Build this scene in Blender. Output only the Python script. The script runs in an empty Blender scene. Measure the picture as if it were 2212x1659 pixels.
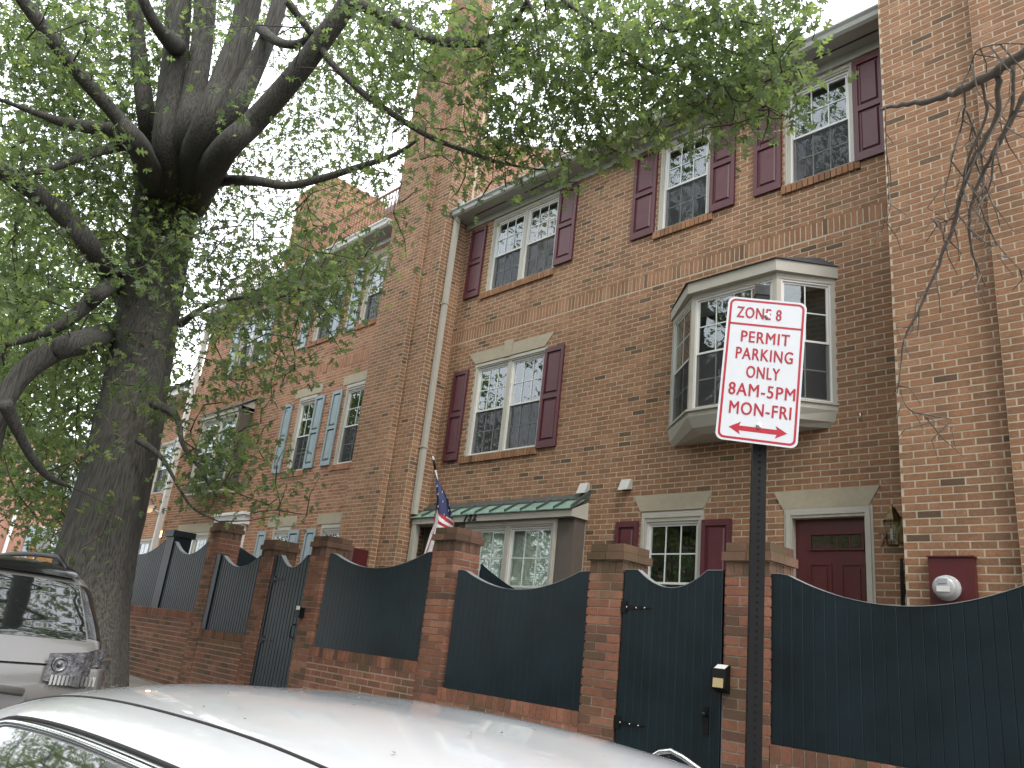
import bpy, bmesh, math, random
import numpy as np
from mathutils import Vector, Matrix
RS = random.Random(7)
sc = bpy.context.scene
COL = sc.collection

# ------------------------------------------------------------------ camera
CM = np.array([[0.69504728, 0.71097242, 0.10689948],
               [0.1565266, -0.29475663, 0.94266535],
               [-0.70171839, 0.63846437, 0.31615589]])   # right, up, forward
cam_d = bpy.data.cameras.new('camera'); cam = bpy.data.objects.new('camera', cam_d); COL.objects.link(cam)
mw = Matrix.Identity(4)
for i in range(3):
    mw[i][0] = CM[0][i]; mw[i][1] = CM[1][i]; mw[i][2] = -CM[2][i]
cam.matrix_world = mw
cam_d.sensor_width = 36; cam_d.lens = 36 * 3132.52 / 4032
cam_d.clip_start = 0.05; cam_d.clip_end = 600
sc.camera = cam

# ------------------------------------------------------------------ world, sun, exposure
w = bpy.data.worlds.new('World'); sc.world = w; w.use_nodes = True
nt = w.node_tree; nt.nodes.clear()
sky = nt.nodes.new('ShaderNodeTexSky'); sky.sky_type = 'NISHITA'; sky.sun_disc = False
sky.sun_elevation = math.radians(52); sky.sun_rotation = math.radians(115); sky.dust_density = 4
mixn = nt.nodes.new('ShaderNodeMix'); mixn.data_type = 'RGBA'; mixn.inputs['Factor'].default_value = 0.86
mixn.inputs['B'].default_value = (15.2, 15.6, 16.6, 1)      # thick bright cloud cover
bg = nt.nodes.new('ShaderNodeBackground'); bg.inputs['Strength'].default_value = 0.15
wo = nt.nodes.new('ShaderNodeOutputWorld')
nt.links.new(sky.outputs[0], mixn.inputs['A']); nt.links.new(mixn.outputs['Result'], bg.inputs['Color']); nt.links.new(bg.outputs[0], wo.inputs[0])
sun_d = bpy.data.lights.new('sun', 'SUN'); sun_d.energy = 1.5; sun_d.angle = math.radians(14); sun_d.color = (1, .93, .82)
sun = bpy.data.objects.new('sun', sun_d); COL.objects.link(sun)
SUNV = Vector((0.62, -0.35, 0.9))
sun.rotation_euler = SUNV.to_track_quat('Z', 'Y').to_euler()
sc.view_settings.view_transform = 'Standard'; sc.view_settings.look = 'None'
sc.view_settings.exposure = 0.36; sc.view_settings.gamma = 1.0; sc.view_settings.use_curve_mapping = False

# ------------------------------------------------------------------ helpers
FPX = 3132.52 * 2212 / 4032
def ray(x, y):
    return CM.T @ np.array([x - 1106, -(y - 829.5), FPX])
def at(x, y, d):            # point at distance d metres along a sight line
    r = ray(x, y); return Vector(r / np.linalg.norm(r) * d)
def atY(x, y, Y):
    r = ray(x, y); return Vector(r * Y / r[1])
def atX(x, y, X):
    r = ray(x, y); return Vector(r * X / r[0])

def tag(o, label=None, cat=None, group=None, kind=None):
    if label: o['label'] = label
    if cat: o['category'] = cat
    if group: o['group'] = group
    if kind: o['kind'] = kind
    return o
def empty(name, loc=(0, 0, 0)):
    o = bpy.data.objects.new(name, None); COL.objects.link(o); o.location = loc; o.empty_display_size = .1
    return o
def link(name, me, mat=None, parent=None):
    o = bpy.data.objects.new(name, me); COL.objects.link(o)
    if mat is not None and not me.materials: me.materials.append(mat)
    if parent is not None:
        o.parent = parent
        o.matrix_parent_inverse = inv(parent)
    return o
def wm(o):
    m = o.matrix_basis.copy()
    if o.parent: m = wm(o.parent) @ o.matrix_parent_inverse @ m
    return m
def inv(p): return wm(p).inverted()

class MB:
    def __init__(s): s.v = []; s.f = []; s.sm = []; s.a = []
    def add(s, vs, fs, smooth=False, tone=0.5):
        b = len(s.v); s.v += [tuple(v) for v in vs]
        for f in fs: s.f.append([b + i for i in f]); s.sm.append(smooth); s.a.append(tone)
    def box(s, a, b, tone=.5):
        (x0, y0, z0), (x1, y1, z1) = [tuple(min(p, q) for p, q in zip(a, b)), tuple(max(p, q) for p, q in zip(a, b))]
        s.add([(x0,y0,z0),(x1,y0,z0),(x1,y1,z0),(x0,y1,z0),(x0,y0,z1),(x1,y0,z1),(x1,y1,z1),(x0,y1,z1)],
              [(0,3,2,1),(4,5,6,7),(0,1,5,4),(1,2,6,5),(2,3,7,6),(3,0,4,7)], tone=tone)
    def prism(s, poly, ext, tone=.5):      # poly: list of 3D points, ext: vector
        n = len(poly); e = Vector(ext); A = [Vector(p) for p in poly]; B = [p + e for p in A]
        s.add(A + B, [list(range(n))[::-1], list(range(n, 2*n))] + [(i, (i+1) % n, n+(i+1) % n, n+i) for i in range(n)], tone=tone)
    def tube(s, pts, rad, n=8, smooth=True, cap=True, tone=.5):
        pts = [Vector(p) for p in pts]
        if not hasattr(rad, '__len__'): rad = [rad] * len(pts)
        vs = []; prev = None
        for i, p in enumerate(pts):
            t = (pts[min(i+1, len(pts)-1)] - pts[max(i-1, 0)])
            if t.length < 1e-6: t = Vector((0, 0, 1))
            t.normalize()
            if prev is None:
                a = Vector((1, 0, 0)) if abs(t.x) < .8 else Vector((0, 1, 0))
                u = t.cross(a).normalized()
            else:
                u = (prev - t * prev.dot(t)).normalized()
            prev = u; v = t.cross(u)
            for k in range(n):
                an = 2 * math.pi * k / n
                vs.append(p + (u * math.cos(an) + v * math.sin(an)) * rad[i])
        fs = [(i*n+k, i*n+(k+1) % n, (i+1)*n+(k+1) % n, (i+1)*n+k) for i in range(len(pts)-1) for k in range(n)]
        if cap: fs += [list(range(n))[::-1], list(range((len(pts)-1)*n, len(pts)*n))]
        s.add(vs, fs, smooth, tone)
    def lathe(s, prof, axis_o, axis, n=16, smooth=True):   # prof: (r, h)
        ax = Vector(axis).normalized(); a = Vector((1, 0, 0)) if abs(ax.x) < .8 else Vector((0, 1, 0))
        u = ax.cross(a).normalized(); v = ax.cross(u); o = Vector(axis_o); vs = []
        for r, h in prof:
            for k in range(n):
                an = 2*math.pi*k/n; vs.append(o + ax*h + (u*math.cos(an)+v*math.sin(an))*r)
        fs = [(i*n+k, i*n+(k+1) % n, (i+1)*n+(k+1) % n, (i+1)*n+k) for i in range(len(prof)-1) for k in range(n)]
        fs += [list(range(n))[::-1], list(range((len(prof)-1)*n, len(prof)*n))]
        s.add(vs, fs, smooth)
    def build(s, name, mat=None, parent=None, tones=False):
        me = bpy.data.meshes.new(name); me.from_pydata(s.v, [], s.f)
        if any(s.sm): me.polygons.foreach_set('use_smooth', s.sm)
        if tones:
            at_ = me.attributes.new('tone', 'FLOAT', 'FACE'); at_.data.foreach_set('value', s.a)
        me.update()
        return link(name, me, mat, parent)
def part(name, mat, parent, a, b):
    m = MB(); m.box(a, b); return m.build(name, mat, parent)
def polypart(name, mat, parent, poly, ext):
    m = MB(); m.prism(poly, ext); return m.build(name, mat, parent)
def tubepart(name, mat, parent, pts, r, n=10):
    m = MB(); m.tube(pts, r, n); return m.build(name, mat, parent)

# ------------------------------------------------------------------ materials
def mat(name, col=(.5,.5,.5), rough=.6, metal=0, var=.12, vscale=6., bump=.0, bscale=60., coat=0, spec=.5, emit=None):
    m = bpy.data.materials.new(name); m.use_nodes = True; t = m.node_tree; b = t.nodes['Principled BSDF']
    b.inputs['Roughness'].default_value = rough; b.inputs['Metallic'].default_value = metal
    b.inputs['Specular IOR Level'].default_value = spec
    b.inputs['Coat Weight'].default_value = coat; b.inputs['Coat Roughness'].default_value = .04
    if emit: b.inputs['Emission Color'].default_value = (*emit[0], 1); b.inputs['Emission Strength'].default_value = emit[1]
    g = t.nodes.new('ShaderNodeNewGeometry'); n = t.nodes.new('ShaderNodeTexNoise'); n.inputs['Scale'].default_value = vscale
    n.inputs['Detail'].default_value = 6; n.inputs['Roughness'].default_value = .65
    t.links.new(g.outputs['Position'], n.inputs['Vector'])
    mr = t.nodes.new('ShaderNodeMapRange'); mr.inputs['From Min'].default_value = .3; mr.inputs['From Max'].default_value = .7
    mr.inputs['To Min'].default_value = 1 - var; mr.inputs['To Max'].default_value = 1 + var
    t.links.new(n.outputs['Fac'], mr.inputs['Value'])
    mx = t.nodes.new('ShaderNodeVectorMath'); mx.operation = 'SCALE'; mx.inputs[0].default_value = col
    t.links.new(mr.outputs[0], mx.inputs['Scale']); t.links.new(mx.outputs[0], b.inputs['Base Color'])
    if bump:
        n2 = t.nodes.new('ShaderNodeTexNoise'); n2.inputs['Scale'].default_value = bscale; n2.inputs['Detail'].default_value = 4
        t.links.new(g.outputs['Position'], n2.inputs['Vector'])
        bp = t.nodes.new('ShaderNodeBump'); bp.inputs['Strength'].default_value = bump; bp.inputs['Distance'].default_value = .01
        t.links.new(n2.outputs['Fac'], bp.inputs['Height']); t.links.new(bp.outputs[0], b.inputs['Normal'])
    return m

def brickmat(name, source, stops, big=.35, olive=.0):
    m = bpy.data.materials.new(name); m.use_nodes = True; t = m.node_tree; b = t.nodes['Principled BSDF']
    b.inputs['Roughness'].default_value = .9; b.inputs['Specular IOR Level'].default_value = .25
    if source == 'object':
        s = t.nodes.new('ShaderNodeObjectInfo').outputs['Random']
    else:
        a = t.nodes.new('ShaderNodeAttribute'); a.attribute_name = 'tone'; s = a.outputs['Fac']
    r = t.nodes.new('ShaderNodeValToRGB'); cr = r.color_ramp
    while len(cr.elements) < len(stops): cr.elements.new(.5)
    for e, (p, c) in zip(cr.elements, stops): e.position = p; e.color = (*c, 1)
    t.links.new(s, r.inputs['Fac'])
    g = t.nodes.new('ShaderNodeNewGeometry')
    n = t.nodes.new('ShaderNodeTexNoise'); n.inputs['Scale'].default_value = 45; n.inputs['Detail'].default_value = 5; n.inputs['Roughness'].default_value = .7
    n3 = t.nodes.new('ShaderNodeTexNoise'); n3.inputs['Scale'].default_value = .9; n3.inputs['Detail'].default_value = 4
    for q in (n, n3): t.links.new(g.outputs['Position'], q.inputs['Vector'])
    m1 = t.nodes.new('ShaderNodeMapRange'); m1.inputs['From Min'].default_value = .3; m1.inputs['From Max'].default_value = .7
    m1.inputs['To Min'].default_value = .78; m1.inputs['To Max'].default_value = 1.22; t.links.new(n.outputs['Fac'], m1.inputs['Value'])
    m2 = t.nodes.new('ShaderNodeMapRange'); m2.inputs['From Min'].default_value = .35; m2.inputs['From Max'].default_value = .65
    m2.inputs['To Min'].default_value = 1 - big * .6; m2.inputs['To Max'].default_value = 1 + big * .5
    mp = t.nodes.new('ShaderNodeMapping'); mp.inputs['Scale'].default_value = (5.5, 5.5, .45); n5 = t.nodes.new('ShaderNodeTexNoise'); n5.inputs['Scale'].default_value = 1; n5.inputs['Detail'].default_value = 5
    t.links.new(g.outputs['Position'], mp.inputs['Vector']); t.links.new(mp.outputs[0], n5.inputs['Vector'])
    av = t.nodes.new('ShaderNodeMath'); av.operation = 'MULTIPLY_ADD'; av.inputs[1].default_value = .5
    hf = t.nodes.new('ShaderNodeMath'); hf.operation = 'MULTIPLY'; hf.inputs[1].default_value = .5; t.links.new(n3.outputs['Fac'], hf.inputs[0])
    t.links.new(n5.outputs['Fac'], av.inputs[0]); t.links.new(hf.outputs[0], av.inputs[2]); t.links.new(av.outputs[0], m2.inputs['Value'])
    mu = t.nodes.new('ShaderNodeMath'); mu.operation = 'MULTIPLY'; t.links.new(m1.outputs[0], mu.inputs[0]); t.links.new(m2.outputs[0], mu.inputs[1])
    sc_ = t.nodes.new('ShaderNodeVectorMath'); sc_.operation = 'SCALE'; t.links.new(r.outputs['Color'], sc_.inputs[0]); t.links.new(mu.outputs[0], sc_.inputs['Scale'])
    out = sc_.outputs[0]
    if olive:
        n4 = t.nodes.new('ShaderNodeTexNoise'); n4.inputs['Scale'].default_value = 2.2; n4.inputs['Detail'].default_value = 7; n4.inputs['Roughness'].default_value = .7
        t.links.new(g.outputs['Position'], n4.inputs['Vector'])
        m4 = t.nodes.new('ShaderNodeMapRange'); m4.inputs['From Min'].default_value = .5; m4.inputs['From Max'].default_value = .68; m4.inputs['To Max'].default_value = olive
        t.links.new(n4.outputs['Fac'], m4.inputs['Value'])
        mm = t.nodes.new('ShaderNodeMix'); mm.data_type = 'RGBA'; mm.inputs['B'].default_value = (.095, .075, .04, 1)
        t.links.new(m4.outputs[0], mm.inputs['Factor']); t.links.new(out, mm.inputs['A']); out = mm.outputs['Result']
    t.links.new(out, b.inputs['Base Color'])
    bp = t.nodes.new('ShaderNodeBump'); bp.inputs['Strength'].default_value = .5; bp.inputs['Distance'].default_value = .004
    t.links.new(n.outputs['Fac'], bp.inputs['Height']); t.links.new(bp.outputs[0], b.inputs['Normal'])
    return m
S_HOUSE = [(0, (.10, .068, .045)), (.03, (.13, .083, .052)), (.06, (.21, .117, .068)), (.45, (.258, .135, .074)), (.8, (.285, .152, .085)), (1, (.30, .172, .10))]
S_LEFT = [(0, (.15, .08, .05)), (.06, (.23, .11, .065)), (.4, (.31, .15, .085)), (.8, (.34, .17, .10)), (1, (.35, .19, .12))]
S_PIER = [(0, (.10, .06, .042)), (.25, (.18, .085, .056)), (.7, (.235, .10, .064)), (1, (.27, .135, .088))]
BM = {'house': (brickmat('brick_red', 'object', S_HOUSE, olive=.35), brickmat('brick_red_run', 'tone', S_HOUSE, olive=.35)),
      'left': (brickmat('brick_warm', 'object', S_LEFT), brickmat('brick_warm_run', 'tone', S_LEFT)),
      'cap': (brickmat('brick_weathered', 'object', [(0, (.08, .05, .034)), (.5, (.125, .075, .05)), (1, (.17, .095, .065))], olive=.8), None),
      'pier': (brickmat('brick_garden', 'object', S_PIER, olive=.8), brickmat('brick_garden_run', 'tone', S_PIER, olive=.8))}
M = dict(
 mortar=mat('mortar', (.45, .38, .285), .95, var=.14, vscale=9, bump=.4, bscale=150),
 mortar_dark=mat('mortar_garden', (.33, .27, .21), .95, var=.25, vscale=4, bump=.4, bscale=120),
 stone=mat('limestone', (.36, .32, .235), .9, var=.08, vscale=14, bump=.3, bscale=180),
 trim=mat('beige_trim', (.40, .385, .33), .6, var=.06, vscale=5),
 vinyl=mat('white_vinyl', (.62, .62, .59), .4, var=.03),
 muntin=mat('muntin', (.58, .63, .60), .4, var=.02),
 burg=mat('burgundy_paint', (.082, .019, .026), .42, var=.12, vscale=8, bump=.05),
 burg_door=mat('burgundy_door', (.078, .014, .017), .35, var=.08),
 blue=mat('pale_blue_paint', (.25, .32, .345), .45, var=.06),
 blue_dark=mat('dark_slate_blue', (.03, .045, .05), .5, var=.05),  # far darker than the shutter blue; used in recesses and on the door
 teal=mat('teal_fence_paint', (.0046, .0132, .0178), .38, var=.42, vscale=2.2, bump=.10, bscale=70, spec=.4),
 teal_trim=mat('pale_edge', (.22, .24, .24), .6),  # pale grey for the thin strip along the panel tops
 gutter=mat('gutter_metal', (.36, .37, .34), .35, var=.08, vscale=4),
 white=mat('white_paint', (.7, .7, .68), .5, var=.04),
 soffit=mat('soffit_paint', (.36, .36, .33), .6, var=.05),
 copper=mat('verdigris_copper', (.17, .275, .225), .55, metal=.1, var=.35, vscale=9),
 lead=mat('dark_flashing', (.05, .06, .055), .5, var=.3, vscale=8),
 slate=mat('dark_shingle', (.035, .037, .042), .8, var=.3, vscale=20, bump=.5),
 siding=mat('taupe_siding', (.10, .085, .07), .75, var=.08),
 dark=mat('interior_shade', (.03, .031, .03), .9),  # near-black colour stands in for shade inside rooms and openings
 curtain=mat('brown_curtain', (.22, .12, .07), .9, var=.1),
 sheer=mat('sheer_curtain', (.35, .37, .38), .9, var=.1, vscale=20),
 blind=mat('blind_slat', (.75, .76, .68), .6),
 black=mat('black_metal', (.004, .0045, .005), .45, var=.3, vscale=20, spec=.3),
 blackgloss=mat('black_gloss', (.01, .01, .011), .12, coat=.5),
 rubber=mat('rubber', (.02, .02, .02), .8),
 signwhite=mat('sign_white', (.58, .605, .63), .3, var=.02),
 signred=mat('sign_red', (.38, .012, .03), .35, var=.03),
 steel=mat('bolt_steel', (.6, .6, .6), .25, metal=1),
 chrome=mat('chrome', (.75, .77, .78), .08, metal=1, var=.02),
 brass=mat('old_brass', (.14, .11, .055), .3, metal=.9, var=.25, vscale=30),
 lamp_white=mat('lamp_tube', (.75, .77, .75), .3),
 grey=mat('grey_box', (.30, .32, .33), .5),
 tan=mat('tan_lens', (.45, .36, .18), .5),
 asphalt=mat('asphalt', (.05, .05, .052), .9, var=.25, vscale=3, bump=.5, bscale=90),
 concrete=mat('sidewalk_concrete', (.24, .225, .20), .9, var=.15, vscale=2.5, bump=.3),
 soil=mat('ground_earth', (.10, .085, .06), .95, var=.3, vscale=1.2),
 bark=mat('oak_bark', (.052, .046, .038), .95, var=.3, vscale=9, bump=.0),
 twig=mat('twig', (.045, .035, .028), .9, var=.25),
 deadwood=mat('dead_wood', (.125, .105, .085), .95, var=.35, vscale=12, bump=.4, bscale=60),
 carwhite=mat('white_car_paint', (.58, .595, .61), .28, var=.015, coat=1.0),
 carsilver=mat('champagne_paint', (.155, .15, .142), .3, metal=.35, var=.02, coat=.8),
 pink=mat('far_brick', (.34, .18, .13), .9, var=.12, vscale=5),
 wood=mat('cedar_board', (.40, .22, .10), .8, var=.2, vscale=9),
 rust=mat('rusty_rail', (.18, .09, .05), .7, var=.3, vscale=20),
 lens=mat('mottled_lamp_lens', (.11, .11, .115), .15, metal=.5, var=.8, vscale=22, bump=.6, bscale=45, coat=1),
 meter=mat('meter_housing', (.34, .35, .35), .22, var=.1, coat=.6),
 globe=mat('lit_globe', (.9, .6, .25), .4, emit=((1, .62, .2), 6)),
 flagred=mat('flag_red', (.42, .03, .045), .8), flagwhite=mat('flag_white', (.8, .8, .8), .8), flagblue=mat('flag_blue', (.03, .037, .10), .8),
 yellow=mat('yellow_paint', (.55, .48, .06), .6),
)
# bark: long vertical furrows
def barkfix(m, depth=.012):
    t = m.node_tree; b = t.nodes['Principled BSDF']; g = t.nodes.new('ShaderNodeNewGeometry'); mp = t.nodes.new('ShaderNodeMapping')
    mp.inputs['Scale'].default_value = (62, 62, 3.5); n = t.nodes.new('ShaderNodeTexNoise'); n.inputs['Scale'].default_value = 1; n.inputs['Detail'].default_value = 5
    t.links.new(g.outputs['Position'], mp.inputs['Vector']); t.links.new(mp.outputs[0], n.inputs['Vector'])
    bp = t.nodes.new('ShaderNodeBump'); bp.inputs['Strength'].default_value = .9; bp.inputs['Distance'].default_value = depth
    t.links.new(n.outputs['Fac'], bp.inputs['Height']); t.links.new(bp.outputs[0], b.inputs['Normal'])
    r = t.nodes.new('ShaderNodeValToRGB'); r.color_ramp.elements[0].position = .38; r.color_ramp.elements[0].color = (.036, .035, .031, 1)
    r.color_ramp.elements[1].position = .62; r.color_ramp.elements[1].color = (.092, .087, .075, 1)
    t.links.new(n.outputs['Fac'], r.inputs['Fac']); t.links.new(r.outputs[0], b.inputs['Base Color'])
barkfix(M['bark'])
def glassmat(name, refl=.16, tint=(.9, .95, .93), wav=.0):
    m = bpy.data.materials.new(name); m.use_nodes = True; t = m.node_tree; t.nodes.clear()
    o = t.nodes.new('ShaderNodeOutputMaterial'); mx = t.nodes.new('ShaderNodeMixShader'); tr = t.nodes.new('ShaderNodeBsdfTransparent'); gl = t.nodes.new('ShaderNodeBsdfGlossy')
    tr.inputs[0].default_value = (*tint, 1); gl.inputs['Roughness'].default_value = .01; gl.inputs['Color'].default_value = (.95, .97, 1, 1)
    lw = t.nodes.new('ShaderNodeLayerWeight'); lw.inputs['Blend'].default_value = .5
    pw = t.nodes.new('ShaderNodeMath'); pw.operation = 'POWER'; pw.inputs[1].default_value = 3.5
    ad = t.nodes.new('ShaderNodeMath'); ad.operation = 'MULTIPLY_ADD'; ad.inputs[1].default_value = .45; ad.inputs[2].default_value = refl; ad.use_clamp = True
    t.links.new(lw.outputs['Facing'], pw.inputs[0]); t.links.new(pw.outputs[0], ad.inputs[0]); t.links.new(ad.outputs[0], mx.inputs[0]); t.links.new(tr.outputs[0], mx.inputs[1]); t.links.new(gl.outputs[0], mx.inputs[2])
    t.links.new(mx.outputs[0], o.inputs[0])
    if wav:
        g = t.nodes.new('ShaderNodeNewGeometry'); n = t.nodes.new('ShaderNodeTexNoise'); n.inputs['Scale'].default_value = 2.5
        bp = t.nodes.new('ShaderNodeBump'); bp.inputs['Strength'].default_value = wav; bp.inputs['Distance'].default_value = .02
        t.links.new(g.outputs['Position'], n.inputs['Vector']); t.links.new(n.outputs['Fac'], bp.inputs['Height']); t.links.new(bp.outputs[0], gl.inputs['Normal'])
    return m
M['glass'] = glassmat('window_glass', .085, wav=.1)
def screenmat():
    m = bpy.data.materials.new('insect_mesh'); m.use_nodes = True; t = m.node_tree; t.nodes.clear()
    o = t.nodes.new('ShaderNodeOutputMaterial'); mx = t.nodes.new('ShaderNodeMixShader'); tr = t.nodes.new('ShaderNodeBsdfTransparent'); df = t.nodes.new('ShaderNodeBsdfDiffuse')
    df.inputs[0].default_value = (.07, .073, .075, 1); mx.inputs[0].default_value = .34
    t.links.new(tr.outputs[0], mx.inputs[1]); t.links.new(df.outputs[0], mx.inputs[2]); t.links.new(mx.outputs[0], o.inputs[0]); return m
M['screen'] = screenmat()
M['lampglass'] = glassmat('lamp_glass', .05)
M['carglass'] = mat('tinted_car_glass', (.010, .012, .012), .02, spec=1.0, coat=1.0, var=0)
def leafmat(name, a, b, c):
    m = bpy.data.materials.new(name); m.use_nodes = True; t = m.node_tree; t.nodes.clear()
    o = t.nodes.new('ShaderNodeOutputMaterial'); mx = t.nodes.new('ShaderNodeMixShader'); mx.inputs[0].default_value = .58
    pr = t.nodes.new('ShaderNodeBsdfPrincipled'); pr.inputs['Roughness'].default_value = .5; tl = t.nodes.new('ShaderNodeBsdfTranslucent')
    at_ = t.nodes.new('ShaderNodeAttribute'); at_.attribute_name = 'tone'; r = t.nodes.new('ShaderNodeValToRGB'); cr = r.color_ramp; cr.elements.new(.5)
    for e, (p, cc) in zip(cr.elements, ((0, a), (.6, b), (1, c))): e.position = p; e.color = (*cc, 1)
    t.links.new(at_.outputs['Fac'], r.inputs['Fac']); t.links.new(r.outputs[0], pr.inputs['Base Color'])
    sc_ = t.nodes.new('ShaderNodeMix'); sc_.data_type = 'RGBA'; sc_.blend_type = 'MULTIPLY'; sc_.inputs['Factor'].default_value = 1; sc_.inputs['B'].default_value = (1.9, 2.0, 1.15, 1)
    t.links.new(r.outputs[0], sc_.inputs['A']); t.links.new(sc_.outputs['Result'], tl.inputs[0])
    t.links.new(pr.outputs[0], mx.inputs[1]); t.links.new(tl.outputs[0], mx.inputs[2]); t.links.new(mx.outputs[0], o.inputs[0])
    return m
M['leaf'] = leafmat('oak_leaf', (.08, .11, .062), (.125, .17, .085), (.19, .235, .10))

# ------------------------------------------------------------------ ground
def gz(x): return -1.28 - .026 * (x + 3.6)      # sidewalk height: the street climbs towards the left
def sheet(name, x0, x1, y0, y1, dz, m, nx=1, kind='structure'):
    b = MB()
    xs = [x0 + (x1-x0)*i/nx for i in range(nx+1)]
    for i in range(nx):
        b.add([(xs[i], y0, gz(xs[i])+dz), (xs[i+1], y0, gz(xs[i+1])+dz), (xs[i+1], y1, gz(xs[i+1])+dz), (xs[i], y1, gz(xs[i])+dz)], [(0, 1, 2, 3)])
    return tag(b.build(name, m), kind=kind)
sheet('ground', -90, 90, -90, 110, -.30, M['soil'])
sheet('road', -80, 80, -7.4, 2.30, -.15, M['asphalt'])
sheet('pavement_across_road', -80, 80, -10.5, -7.55, 0, M['concrete'])
sheet('courtyard', -40, 20, 5.2, 7.95, -.02, M['concrete'])
def kerb(name, y0, y1):
    b = MB()
    for i in range(20):
        xa = -30 + i*2.4; xb = xa + 2.39
        b.add([(xa,y0,gz(xa)-.2),(xb,y0,gz(xb)-.2),(xb,y1,gz(xb)-.2),(xa,y1,gz(xa)-.2),(xa,y0,gz(xa)+.004),(xb,y0,gz(xb)+.004),(xb,y1,gz(xb)+.004),(xa,y1,gz(xa)+.004)],
              [(0,3,2,1),(4,5,6,7),(0,1,5,4),(1,2,6,5),(2,3,7,6),(3,0,4,7)])
    return tag(b.build(name, M['concrete']), kind='structure')
kerb('kerb', 2.30, 2.45); kerb('kerb', -7.55, -7.40)
pv = empty('pavement', (-8, 3.6, gz(-8))); pv['kind'] = 'structure'
slabm = MB()
for i in range(24):
    xa = -28 + i*1.5
    for (ya, yb) in ((2.46, 3.75), (3.76, 5.12)):
        b = MB(); xb = xa + 1.49
        if ya < 3 and xa < -7.6 and xb > -10.5: continue
        b.add([(xa,ya,gz(xa)-.1),(xb,ya,gz(xb)-.1),(xb,yb,gz(xb)-.1),(xa,yb,gz(xa)-.1),(xa,ya,gz(xa)),(xb,ya,gz(xb)),(xb,yb,gz(xb)),(xa,yb,gz(xa))],
              [(0,3,2,1),(4,5,6,7),(0,1,5,4),(1,2,6,5),(2,3,7,6),(3,0,4,7)])
        b.build('slab', M['concrete'], pv)

# ------------------------------------------------------------------ brickwork
unit = MB(); unit.box((0, 0, 0), (1, 1, 1)); UNIT = {}
def unitmesh(m):
    if m.name not in UNIT:
        me = bpy.data.meshes.new('brick'); me.from_pydata(unit.v, [], unit.f); me.materials.append(m); UNIT[m.name] = me
    return UNIT[m.name]
CH = .0677; CL = .2045
class Frame:     # u along the wall, v up, n outward
    def __init__(s, o, u, n): s.o = Vector(o); s.u = Vector(u); s.n = Vector(n)
    def p(s, u, v, w=0): return s.o + s.u*u + Vector((0, 0, v)) + s.n*w
def running(fr, u0, u1, v0, v1, holes=(), course=CH, length=CL, gap=.0135, z0=1.81, off=0.0, proud=.0025, depth=.09, u_ref=0.0, ends=True):
    out = []
    k0 = math.floor((v0 - z0)/course + .5); k1 = math.ceil((v1 - z0)/course - .5)
    for k in range(k0, k1):
        a = z0 + k*course; b = a + course; mid = (a+b)/2
        cuts = []
        for h in holes:
            if callable(h):
                c = h(mid)
                if c: cuts.append(c)
            elif h[2] < mid < h[3]: cuts.append((h[0], h[1]))
        ivs = [(u0, u1)]
        for c in cuts:
            nv = []
            for i in ivs:
                if c[1] <= i[0] or c[0] >= i[1]: nv.append(i); continue
                if c[0] > i[0]: nv.append((i[0], c[0]))
                if c[1] < i[1]: nv.append((c[1], i[1]))
            ivs = nv
        st = u_ref + (0 if k % 2 else length/2)
        for (p, q) in ivs:
            j = math.floor((p - st)/length)
            x = st + j*length
            while x < q - 1e-6:
                l = max(x, p); r = min(x+length, q)
                if r - l > .03: 
                    out.append((fr, l + (gap/2 if l > p+1e-6 else .004), r - (gap/2 if r < q-1e-6 else .004), a + gap/2, b - gap/2, proud + RS.uniform(-.001, .001), depth))
                x += length
    return out
def soldiers(fr, u0, u1, v0, v1, pitch=CH, gap=.011, proud=.02, depth=.09):
    n = max(1, round((u1-u0)/pitch)); p = (u1-u0)/n
    return [(fr, u0+i*p+gap/2, u0+(i+1)*p-gap/2, v0, v1, proud, depth) for i in range(n)]
def emit(parent, bricks, kind='house', nobj=300, name='brick'):
    def dist(b): 
        c = b[0].p((b[1]+b[2])/2, (b[3]+b[4])/2)
        q = CM @ np.array(c)
        vis = q[2] > .1 and abs(q[0]/q[2]) < .66 and abs(q[1]/q[2]) < .5
        return c.length + (0 if vis else 100)
    bricks = sorted(bricks, key=dist)
    mo, mt = BM[kind]; me = unitmesh(mo); pi = inv(parent)
    for b in bricks[:nobj]:
        fr, l, r, a, t, pr, dp = b
        o = bpy.data.objects.new(name, me); COL.objects.link(o); o.parent = parent; o.matrix_parent_inverse = pi
        org = fr.p(l, a, pr - dp)
        mx = Matrix.Identity(4); ux = fr.u*(r-l); nx = fr.n*dp
        for i in range(3): mx[i][0] = ux[i]; mx[i][1] = nx[i]; mx[i][2] = (0, 0, t-a)[i]; mx[i][3] = org[i]
        o.matrix_basis = mx
    rest = bricks[nobj:]
    if rest:
        m = MB()
        for fr, l, r, a, t, pr, dp in rest:
            tn = RS.random()
            A = fr.p(l, a, pr); B = fr.p(r, a, pr); C = fr.p(r, t, pr); D = fr.p(l, t, pr); k = -fr.n*dp
            m.add([A, B, C, D, A+k, B+k, C+k, D+k], [(0,1,2,3),(1,0,4,5),(2,1,5,6),(3,2,6,7),(0,3,7,4)], tone=tn)
        o = m.build('brickwork', mt, parent, tones=True); o['kind'] = 'stuff'
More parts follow.
